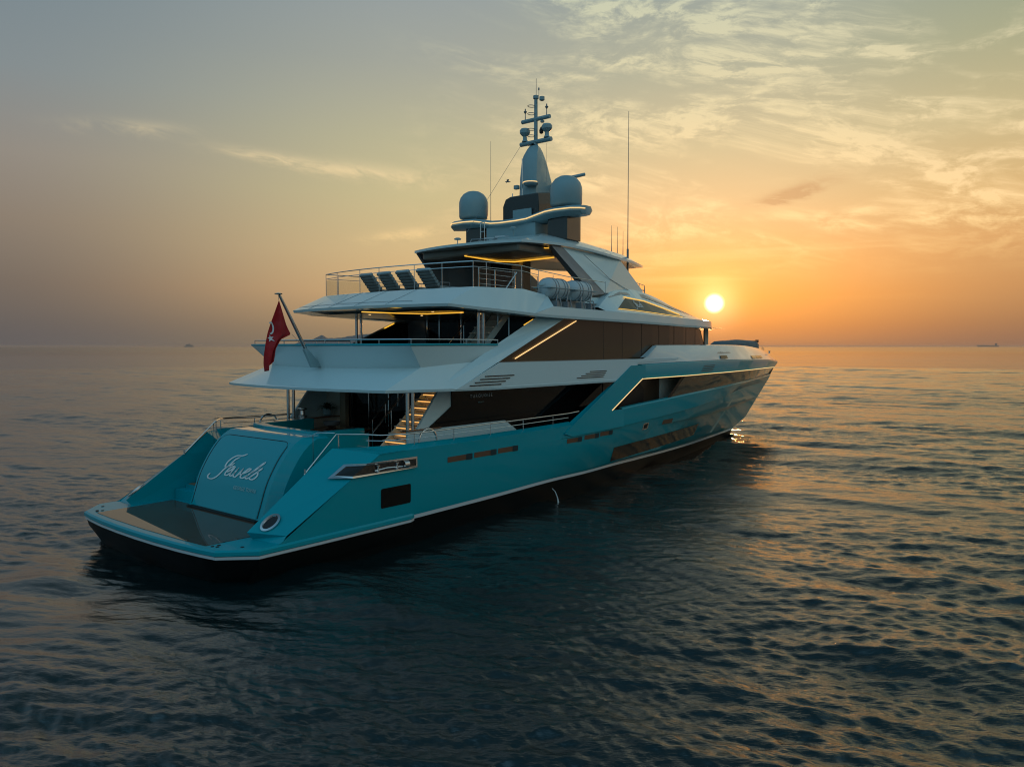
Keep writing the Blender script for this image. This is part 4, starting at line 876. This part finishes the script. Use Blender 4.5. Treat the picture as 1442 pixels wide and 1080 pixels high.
# sun loungers
def lounger(loc, label):
    o = thing('sun_lounger', label, 'sun lounger', loc, 'sun loungers in a row on the sun deck')
    g = G()
    for s in (-.30, .30): g.tube([(-.1, s, .30), (1.45, s, .30)], .03, 6); g.tube([(.05, s, .32), (-.60, s, 1.02)], .028, 6)
    for x in (-.1, .7, 1.45): g.tube([(x, -.30, .30), (x, .30, .30)], .022, 6)
    g.build('frame', GREYS, o, smooth=True)
    for x in (-.05, 1.38):
        for s in (-.3, .3): G().tube([(x, s, .30), (x, s, 0)], .025, 6).build('leg', GREYS, o)
    g = G()
    for i in range(6): g.box((.13 + i * .235, 0, .40), (.24, .72, .12))
    g.build('seat', GREYC, o, bevel=.03)
    g = G(); th_ = math.atan2(.70, -.62)
    for i in range(6): k = (i + .6) / 6; g.box((.02 - .60 * k, 0, .42 + .66 * k), (.16, .74, .13), ry=math.atan2(.62, .70) - math.pi / 2 + math.pi / 2 - .0 if False else -R(48) )
    g.build('backrest', GREYC, o, bevel=.03)
    for s in (-.37, .37):
        g = G().tube([(.0, s, .30), (.0, s, .58), (.55, s, .60), (.6, s, .30)], .022, 6); g.build('armrest', GREYS, o, smooth=True)
    return o
spots = [(11.3, 1.95, 8.46), (11.3, .85, 8.46), (11.3, -.27, 8.46), (11.3, -1.46, 8.46)]
lbs = ['grey padded sun lounger, leftmost of the four behind the top deck rail', 'grey padded sun lounger, second from the left of the four on the top deck',
       'grey padded sun lounger, third from the left of the four on the top deck', 'grey padded sun lounger, rightmost of the four, beside the grey hardtop wing']
for p, l in zip(spots, lbs): lounger(p, l)
# life rafts in their canisters
def raft(x, label):
    o = thing('life_raft', label, 'life raft', (x, -4.22, 8.93), 'life raft canisters on the sun deck side')
    G().lathe([(.02, -.86), (.2, -.84), (.33, -.76), (.41, -.62), (.435, -.5), (.435, .5), (.41, .62), (.33, .76), (.2, .84), (.02, .86)], (0, 0, 0), 36, 'x').build('canister', mat('canister_gelcoat', (.48, .56, .59), .35, 0, .3, vary=.05) if 'canister_gelcoat' not in bpy.data.materials else bpy.data.materials['canister_gelcoat'], o, smooth=True, angle=40)
    G().prism([(-.86, -.455, -.02), (.86, -.455, -.02), (.86, -.455, .02), (-.86, -.455, .02)], (0, .91, 0)).build('flange', DOMEM, o, bevel=.01)
    for d in (-.42, -.22, .22, .42): G().lathe([(.437, -.025), (.452, -.02), (.452, .02), (.437, .025)], (d, 0, 0), 36, 'x').build('strap', GREYS, o)
    g = G().prism([(-.9, -.12, .1), (-.9, .12, .1), (-.9, .12, .2), (-.9, -.12, .2)], (.1, 0, 0)); g.build('plate', WHITE, o)
raft(15.72, 'white strapped life raft canister, left one of the pair beside the top deck'); raft(17.52, 'white strapped life raft canister, right one of the pair beside the top deck')
for x in (15.35, 16.1, 17.15, 17.9):
    g = G().tube([(x - .1, -4.68, 8.12), (x - .1, -4.68, 8.40), (x + .05, -4.62, 8.62), (x + .3, -4.35, 8.95), (x + .32, -4.0, 9.05)], .03, 6)
    g.tube([(x + .25, -4.7, 8.14), (x + .25, -4.62, 8.5), (x + .3, -4.3, 8.5)], .03, 6); g.box((x - .1, -4.62, 8.25), (.12, .3, .28))
    g.build('raft_cradle', GREYS, Y, smooth=True)
# plants in pots
def plant(name, loc, label, n, rad, droop, potm, seed):
    rnd = random.Random(seed); o = thing(name, label, 'potted plant', loc)
    G().lathe([(.12, 0), (.19, .05), (.22, .28), (.24, .32), (.20, .32), (.18, .26), (.02, .25)], (0, 0, 0), 20).build('pot', potm, o, smooth=True)
    g = G()
    for i in range(n):
        a = rnd.uniform(0, 6.28); el_ = rnd.uniform(.3, 1.4); L = rad * rnd.uniform(.6, 1.1); w_ = rad * .06
        pr = None; pts = []
        for k in range(6):
            u = k / 5; r_ = L * u * math.cos(el_) ; z_ = .3 + L * u * math.sin(el_) - droop * L * u * u
            pts.append(Vector((r_ * math.cos(a), r_ * math.sin(a), z_)))
        sd_ = Vector((-math.sin(a), math.cos(a), 0))
        wd_ = [w_ * math.sin(math.pi * min(.95, .12 + .85 * k / 5)) for k in range(6)]
        g.loft([[p + sd_ * q for p, q in zip(pts, wd_)], [p - sd_ * q for p, q in zip(pts, wd_)]])
    g.build('leaves', LEAF, o)
plant('potted_plant', (9.55, 3.05, 3.6), 'green leafy plant in a pale pot on the wooden sill of the aft main deck', 70, .62, .55, DOMEM, 3)
plant('potted_plant', (13.8, 3.55, 6.2), 'dark flowering plant in a planter by the door of the upper deck', 60, .42, .45, GREYS, 5)
# covered item on the foredeck
ct = thing('covered_boat', 'low grey fabric covered boat lying on the white foredeck near the bow', 'boat', (45.5, 0, 6.2))
g = G(); rw = []
for i in range(15):
    t_ = i / 14; x = -3.6 + 7.6 * t_; hw = .95 * (math.sin(math.pi * min(1, .18 + t_ * .80)) ** .6); hh = .62 + .14 * math.sin(t_ * 3) + .03 * math.sin(t_ * 17)
    if i in (0, 14): hh *= .55; hw *= .7
    rw.append([(x, -hw, 0), (x, -hw, hh * .7), (x, -hw * .6, hh), (x, 0, hh * 1.05), (x, hw * .6, hh), (x, hw, hh * .7), (x, hw, 0)])
g.loft(rw, True, True).build('cover', COVER, ct, smooth=True, angle=60)
g = G().box((2.6, -.35, .72), (.8, .2, .06)); g.box((3.6, -.2, .72), (.2, .2, .22)); g.build('fitting', WOODD, ct)
rail('bow_rail', [(49.4, -.5, 6.0), (50.6, -.2, 5.9)], .45, (1.0,), .6, mir=True)
g = G()
for x, y in ((49.6, -1.0), (50.8, -.6)): g.lathe([(.06, 0), (.04, .04), (.04, .16), (.08, .2)], (x, y, 5.95), 10)
g.build('bow_bollard', STEEL, Y)
# transom builder's lettering on the dark glass
M = Matrix.Translation((11.52, -3.808, 4.56)) @ Matrix.Rotation(R(90), 4, 'X')
text('TURQUOISE', .175, M, TEXT, 'builder_lettering', Y, 1.5)
M = Matrix.Translation((11.5, -3.808, 4.34)) @ Matrix.Rotation(R(90), 4, 'X')
text('YACHTS', .075, M, TEXT2, 'builder_lettering', Y, 1.4)
# cooling water running out of the hull
wj = G().tube([(14.95, -4.70, .62), (15.0, -4.82, .5), (15.02, -4.93, .25), (15.02, -4.98, .0)], [.012, .018, .025, .045], 8).build('water_outlet', mat('running_water', (.55, .6, .6), .3), Y, smooth=True)

# ================================================================== sea
cx0, cy0 = cam.location.x, cam.location.y
rs = [2.0]
while rs[-1] < 260: rs.append(rs[-1] * 1.0038)
while rs[-1] < 60000: rs.append(rs[-1] * 1.035)
rs = np.array(rs)
angs = []; a = -180.0
while a < 180.0:
    rel = (a - YAW + 180) % 360 - 180
    angs.append(a); a += .085 if abs(rel) < 40 else (.35 if abs(rel) < 60 else 1.6)
angs = np.radians(np.array(angs)); nr, na = len(rs), len(angs)
RR, AA = np.meshgrid(rs, angs, indexing='ij')
X = cx0 + RR * np.cos(AA); Yy = cy0 + RR * np.sin(AA); Z = np.zeros_like(X)
dr_ = np.gradient(rs)[:, None] * np.ones_like(X)
rng = np.random.default_rng(11)
# wind waves crossing the view, plus a slower swell
main = R(YAW - 12)
calm = np.ones_like(X)
wk = np.exp(-(((X + 7) / 9.0) ** 2 + ((Yy - 0.5) / 6.0) ** 2))       # slick, churned water just behind the stern
lee = np.exp(-((np.clip(np.abs(X - 12) - 12, 0, None) / 6) ** 2) - ((np.clip(-(Yy + 5), 0, None) / 7) ** 2)) * (Yy < -2)
gs = np.zeros_like(X); rg0 = np.random.default_rng(5)
for i in range(16):
    lam = 5.0 * 14 ** rg0.random(); th_ = R(YAW) + rg0.normal(0, .8); gs += np.sin(2 * math.pi / lam * (X * math.cos(th_) + Yy * math.sin(th_) * .6) + rg0.uniform(0, 6.28) + np.sin(X * .05 + i) + np.sin(Yy * .06 + i))
gs = np.clip(1.0 + .13 * gs, .6, 1.4)
def waves(n, l0, l1, az0, spread, slope, seed, hs=0.0):
    global Z
    rg = np.random.default_rng(seed)
    for i in range(n):
        lam = l0 * (l1 / l0) ** ((i + rg.random()) / n); k = 2 * math.pi / lam
        th_ = R(az0) + rg.normal(0, spread)
        amp = slope / k * rg.uniform(.6, 1.4)
        # only the rings fine enough to carry this wave
        fade = np.clip((lam / dr_ - 1.9) / 1.2, 0, 1); mx_ = int(np.count_nonzero(fade[:, 0] > 0))
        if mx_ < 2: continue
        x_, y_, f_ = X[:mx_], Yy[:mx_], fade[:mx_]
        ph = k * (x_ * math.cos(th_) + y_ * math.sin(th_)) + rg.uniform(0, 6.28) + 1.1 * np.sin(x_ * .045 * (1 + i % 3) + i + .6 * y_ * .05) + 1.1 * np.sin(y_ * .041 * (1 + i % 4) + 2 * i)
        env = .75 + .5 * np.sin(x_ * .11 * (1 + i % 2) / max(lam, 1) ** .5 + 3 * i) * np.sin(y_ * .13 / max(lam, 1) ** .5 + i)
        loc = f_ * env * (1 - (.8 * wk[:mx_] if lam < 4 else 0) - (.5 * lee[:mx_] if lam < 2.5 else 0))
        s_ = np.sin(ph)
        if lam < 2.5: loc = loc * gs[:mx_]
        Z[:mx_] += amp * loc * (s_ + .27 * np.sin(2 * ph + .35))
waves(26, 3.2, 15.0, YAW - 42, .20, .021, 1)
waves(40, .9, 3.2, YAW - 24, .32, .021, 2)
waves(60, .28, .9, YAW - 13, .40, .030, 3)
waves(26, .13, .28, YAW - 8, .50, .029, 4)
# ship's wake: swirling low humps astern
for i in range(14):
    lam = rng.uniform(1.8, 5); k = 2 * math.pi / lam; th_ = rng.uniform(0, 6.28)
    Z += wk * .035 / k * np.sin(k * (X * math.cos(th_) + Yy * math.sin(th_)) + rng.uniform(0, 6.28) + 1.5 * np.sin(X * .4 + i) + 1.2 * np.sin(Yy * .5 + i)) * np.clip((lam / dr_ - 2.2) / 2.5, 0, 1)
for s in (-1, 1):
    for kk in range(5):
        d_ = (Yy * s - 4.0) * math.cos(R(24)) + (X - 2 + kk * 1.3) * math.sin(R(24))
        Z += .05 * np.exp(-(d_ / .5) ** 2) * np.exp(-((X + 8 + kk) / 9) ** 2) * (X < 3) * np.clip((.9 / dr_ - 1), 0, 1)
# keep the sea out of the hull
inside = (X > 1) & (X < 44) & (np.abs(Yy) < 3.2 * np.clip((45 - X) / 14, 0, 1) ** .7)
Z = np.where(inside, -.25, Z)
vs = np.stack([X, Yy, Z], -1).reshape(-1, 3).astype(np.float32)
ii, jj = np.meshgrid(np.arange(nr - 1), np.arange(na), indexing='ij'); j2 = (jj + 1) % na
quads = np.stack([ii * na + jj, (ii + 1) * na + jj, (ii + 1) * na + j2, ii * na + j2], -1).reshape(-1, 4)
me = bpy.data.meshes.new('sea'); nv = len(vs) + 1
me.vertices.add(nv); me.vertices.foreach_set('co', np.concatenate([vs, [[cx0, cy0, 0]]]).astype(np.float32).ravel())
fan = np.stack([np.full(na, nv - 1), np.arange(na), (np.arange(na) + 1) % na], -1)
nl = quads.size + fan.size; me.loops.add(nl); me.loops.foreach_set('vertex_index', np.concatenate([quads.ravel(), fan.ravel()]).astype(np.int32))
npoly = len(quads) + len(fan); me.polygons.add(npoly)
ls = np.concatenate([np.arange(len(quads)) * 4, quads.size + np.arange(len(fan)) * 3]).astype(np.int32)
me.polygons.foreach_set('loop_start', ls)
me.polygons.foreach_set('use_smooth', np.ones(npoly, bool)); me.update(calc_edges=True); me.validate()
sea = bpy.data.objects.new('sea', me); COL.objects.link(sea); sea['kind'] = 'structure'
sm = bpy.data.materials.new('sea_water'); sm.use_nodes = True; t = NT(sm.node_tree); b = t.n['Principled BSDF']
b.inputs['Base Color'].default_value = (0.002, 0.013, 0.014, 1); b.inputs['Roughness'].default_value = 0.03; b.inputs['IOR'].default_value = 1.72
geo = t.n.new('ShaderNodeNewGeometry').outputs['Position']; px, py, pz = t.xyz(geo)
ca, sa = math.cos(main), math.sin(main)
al = t.m('ADD', t.m('MULTIPLY', px, ca), t.m('MULTIPLY', py, sa)); ac = t.m('ADD', t.m('MULTIPLY', px, -sa), t.m('MULTIPLY', py, ca))
p2 = t.comb(al, t.m('MULTIPLY', ac, .36), 0.0)
dist_ = t.v('LENGTH', t.v('SUBTRACT', geo, tuple(cam.location)))
t.l.new(t.rng(dist_, 150.0, 1500.0, .03, .16), b.inputs['Roughness'])
def wn(sc, det, ro, ds, mode=None): return t.noise(p2, sc, det, ro, ds)
gust = t.rng(t.noise(t.comb(t.m('MULTIPLY', al, 1.0), t.m('MULTIPLY', ac, .4), 3.0), .035, 4, .55, .6), .3, .7, .55, 1.35)
slick = t.m('EXPONENT', t.m('MULTIPLY', t.m('ADD', t.m('POWER', t.m('ABSOLUTE', t.m('DIVIDE', t.m('ADD', px, 7.0), 9.0)), 2.0), t.m('POWER', t.m('ABSOLUTE', t.m('DIVIDE', t.m('SUBTRACT', py, .5), 6.0)), 2.0)), -1.0))
damp = t.m('SUBTRACT', 1.0, t.m('MULTIPLY', slick, .7))
h1 = t.m('MULTIPLY', wn(2.8, 6, .66, .3), t.m('MULTIPLY', t.rng(dist_, 12.0, 80.0, .028, .060), t.rng(dist_, 1500.0, 350.0, .3, 1.0)))
h2 = t.m('MULTIPLY', wn(8.0, 4, .6, .2), t.rng(dist_, 15.0, 90.0, .022, .006))
h3 = t.m('MULTIPLY', wn(.5, 4, .55, .4), .09)
hh = t.m('MULTIPLY', t.m('MULTIPLY', t.m('ADD', h1, h2), gust), damp); hh = t.m('ADD', hh, h3)
bn = t.n.new('ShaderNodeBump'); bn.inputs['Strength'].default_value = 1.0; bn.inputs['Distance'].default_value = 1.0
t.l.new(hh, bn.inputs['Height']); t.l.new(bn.outputs[0], b.inputs['Normal'])
me.materials.append(sm)

# ================================================================== far away: island, ships, bird
isl = G(); rw = []
A0, A1 = R(YAW + 16.3), R(YAW + 9.5); D = 5200.0
rnd = random.Random(4); prof_i = [(0, 0), (.06, 18), (.12, 30), (.2, 38), (.27, 52), (.31, 62), (.36, 46), (.45, 48), (.55, 56), (.66, 64), (.78, 72), (.88, 78), (.95, 70), (1.0, 40)]
fi_ = pchip(prof_i, 1)
for i in range(61):
    u = i / 60; a = A0 + (A1 - A0) * u * 1.15; hgt = fi_(min(1, u)) * 1.38 + rnd.uniform(-2, 2); hgt = max(hgt, 0) if u < 1 else 20
    rw.append([(cx0 + (D + o_ * 420) * math.cos(a), cy0 + (D + o_ * 420) * math.sin(a), z) for o_, z in ((0, -2), (.12, hgt * .45), (.4, hgt * .85), (.6, hgt), (.9, hgt * .7), (1.5, -2))])
io = isl.loft(rw).build('island_hills', mat('hazy_hillside', (.22, .20, .20), .95, vary=.3, bump=(.02, 1.0)), None, smooth=True); io['kind'] = 'structure'  # hill colour raised to a paler grey, distance haze painted in
def ship(name, az_, D, L, label, kind):
    a = R(az_); o = thing(name, label, 'ship', (cx0 + D * math.cos(a), cy0 + D * math.sin(a), 0)); o.rotation_euler = (0, 0, a + math.pi / 2 + .1)
    m = mat('ship_haze_tint_' + kind, (.34, .32, .30), .8) if kind else None  # ship colour lightened towards the sky, distance haze put into the paint
    G().prism([(-L / 2, -L * .07, -1), (L / 2 - L * .05, -L * .07, -1), (L / 2, -L * .07, L * .10), (-L / 2, -L * .07, L * .08)], (0, L * .14, 0)).build('hull', m, o)
    if kind == 'ferry':
        G().box((-L * .05, 0, L * .14), (L * .7, L * .12, L * .14)).box((L * .1, 0, L * .23), (L * .3, L * .1, L * .06)).build('superstructure', m, o); G().tube([(-L * .1, 0, L * .2), (-L * .1, 0, L * .36)], L * .03, 8).build('funnel', m, o)
    else:
        G().box((-L * .38, 0, L * .13), (L * .1, L * .12, L * .12)).build('superstructure', m, o); G().tube([(L * .2, 0, L * .05), (L * .2, 0, L * .16)], L * .006, 6).build('mast', m, o)
ship('passenger_ship', YAW + 22.85, 11000, 126, 'small hazy passenger ship far off on the left horizon', 'ferry')
ship('cargo_ship', YAW - 31.8, 16000, 330, 'long low cargo ship barely visible in haze on the right horizon', 'cargo')
# bird
bd = thing('seabird', 'small dark seabird gliding beside the mast', 'bird', (19.0, 0.95, 14.62)); bd.scale = (.75, .75, .75); bd.rotation_euler = (0, 0, R(-50))
g = G(); rw = []
for x, r in ((-.18, .005), (-.12, .03), (0, .045), (.1, .035), (.16, .025), (.2, .008)): rw.append([(x, r * math.cos(a), r * math.sin(a)) for a in [2 * math.pi * k / 8 for k in range(8)]])
for s in (-1, 1):
    wl = [(0.05, s * .02, .03), (.09, s * .18, .12), (.02, s * .34, .10), (-.08, s * .48, .0)]; wt = [(-.07, s * .02, .03), (-.02, s * .18, .10), (-.06, s * .33, .08), (-.1, s * .48, -.005)]
    g.loft([wl, wt])
g.loft(rw, True, True).build('body', GREYS, bd, smooth=True)

# ================================================================== haze over the whole sea
hz_ = G().box((0, 0, 13.5), (126000, 126000, 31)).build('haze', SEAM, None)
hm = bpy.data.materials.new('haze_air'); hm.use_nodes = True; t = NT(hm.node_tree); t.n.remove(t.n['Principled BSDF'])
pv = t.n.new('ShaderNodeVolumePrincipled'); pv.inputs['Color'].default_value = (.86, .80, .76, 1); pv.inputs['Density'].default_value = 3.2e-5; pv.inputs['Anisotropy'].default_value = .45
t.l.new(pv.outputs[0], t.n['Material Output'].inputs['Volume'])
hz_.data.materials.clear(); hz_.data.materials.append(hm); hz_['kind'] = 'stuff'
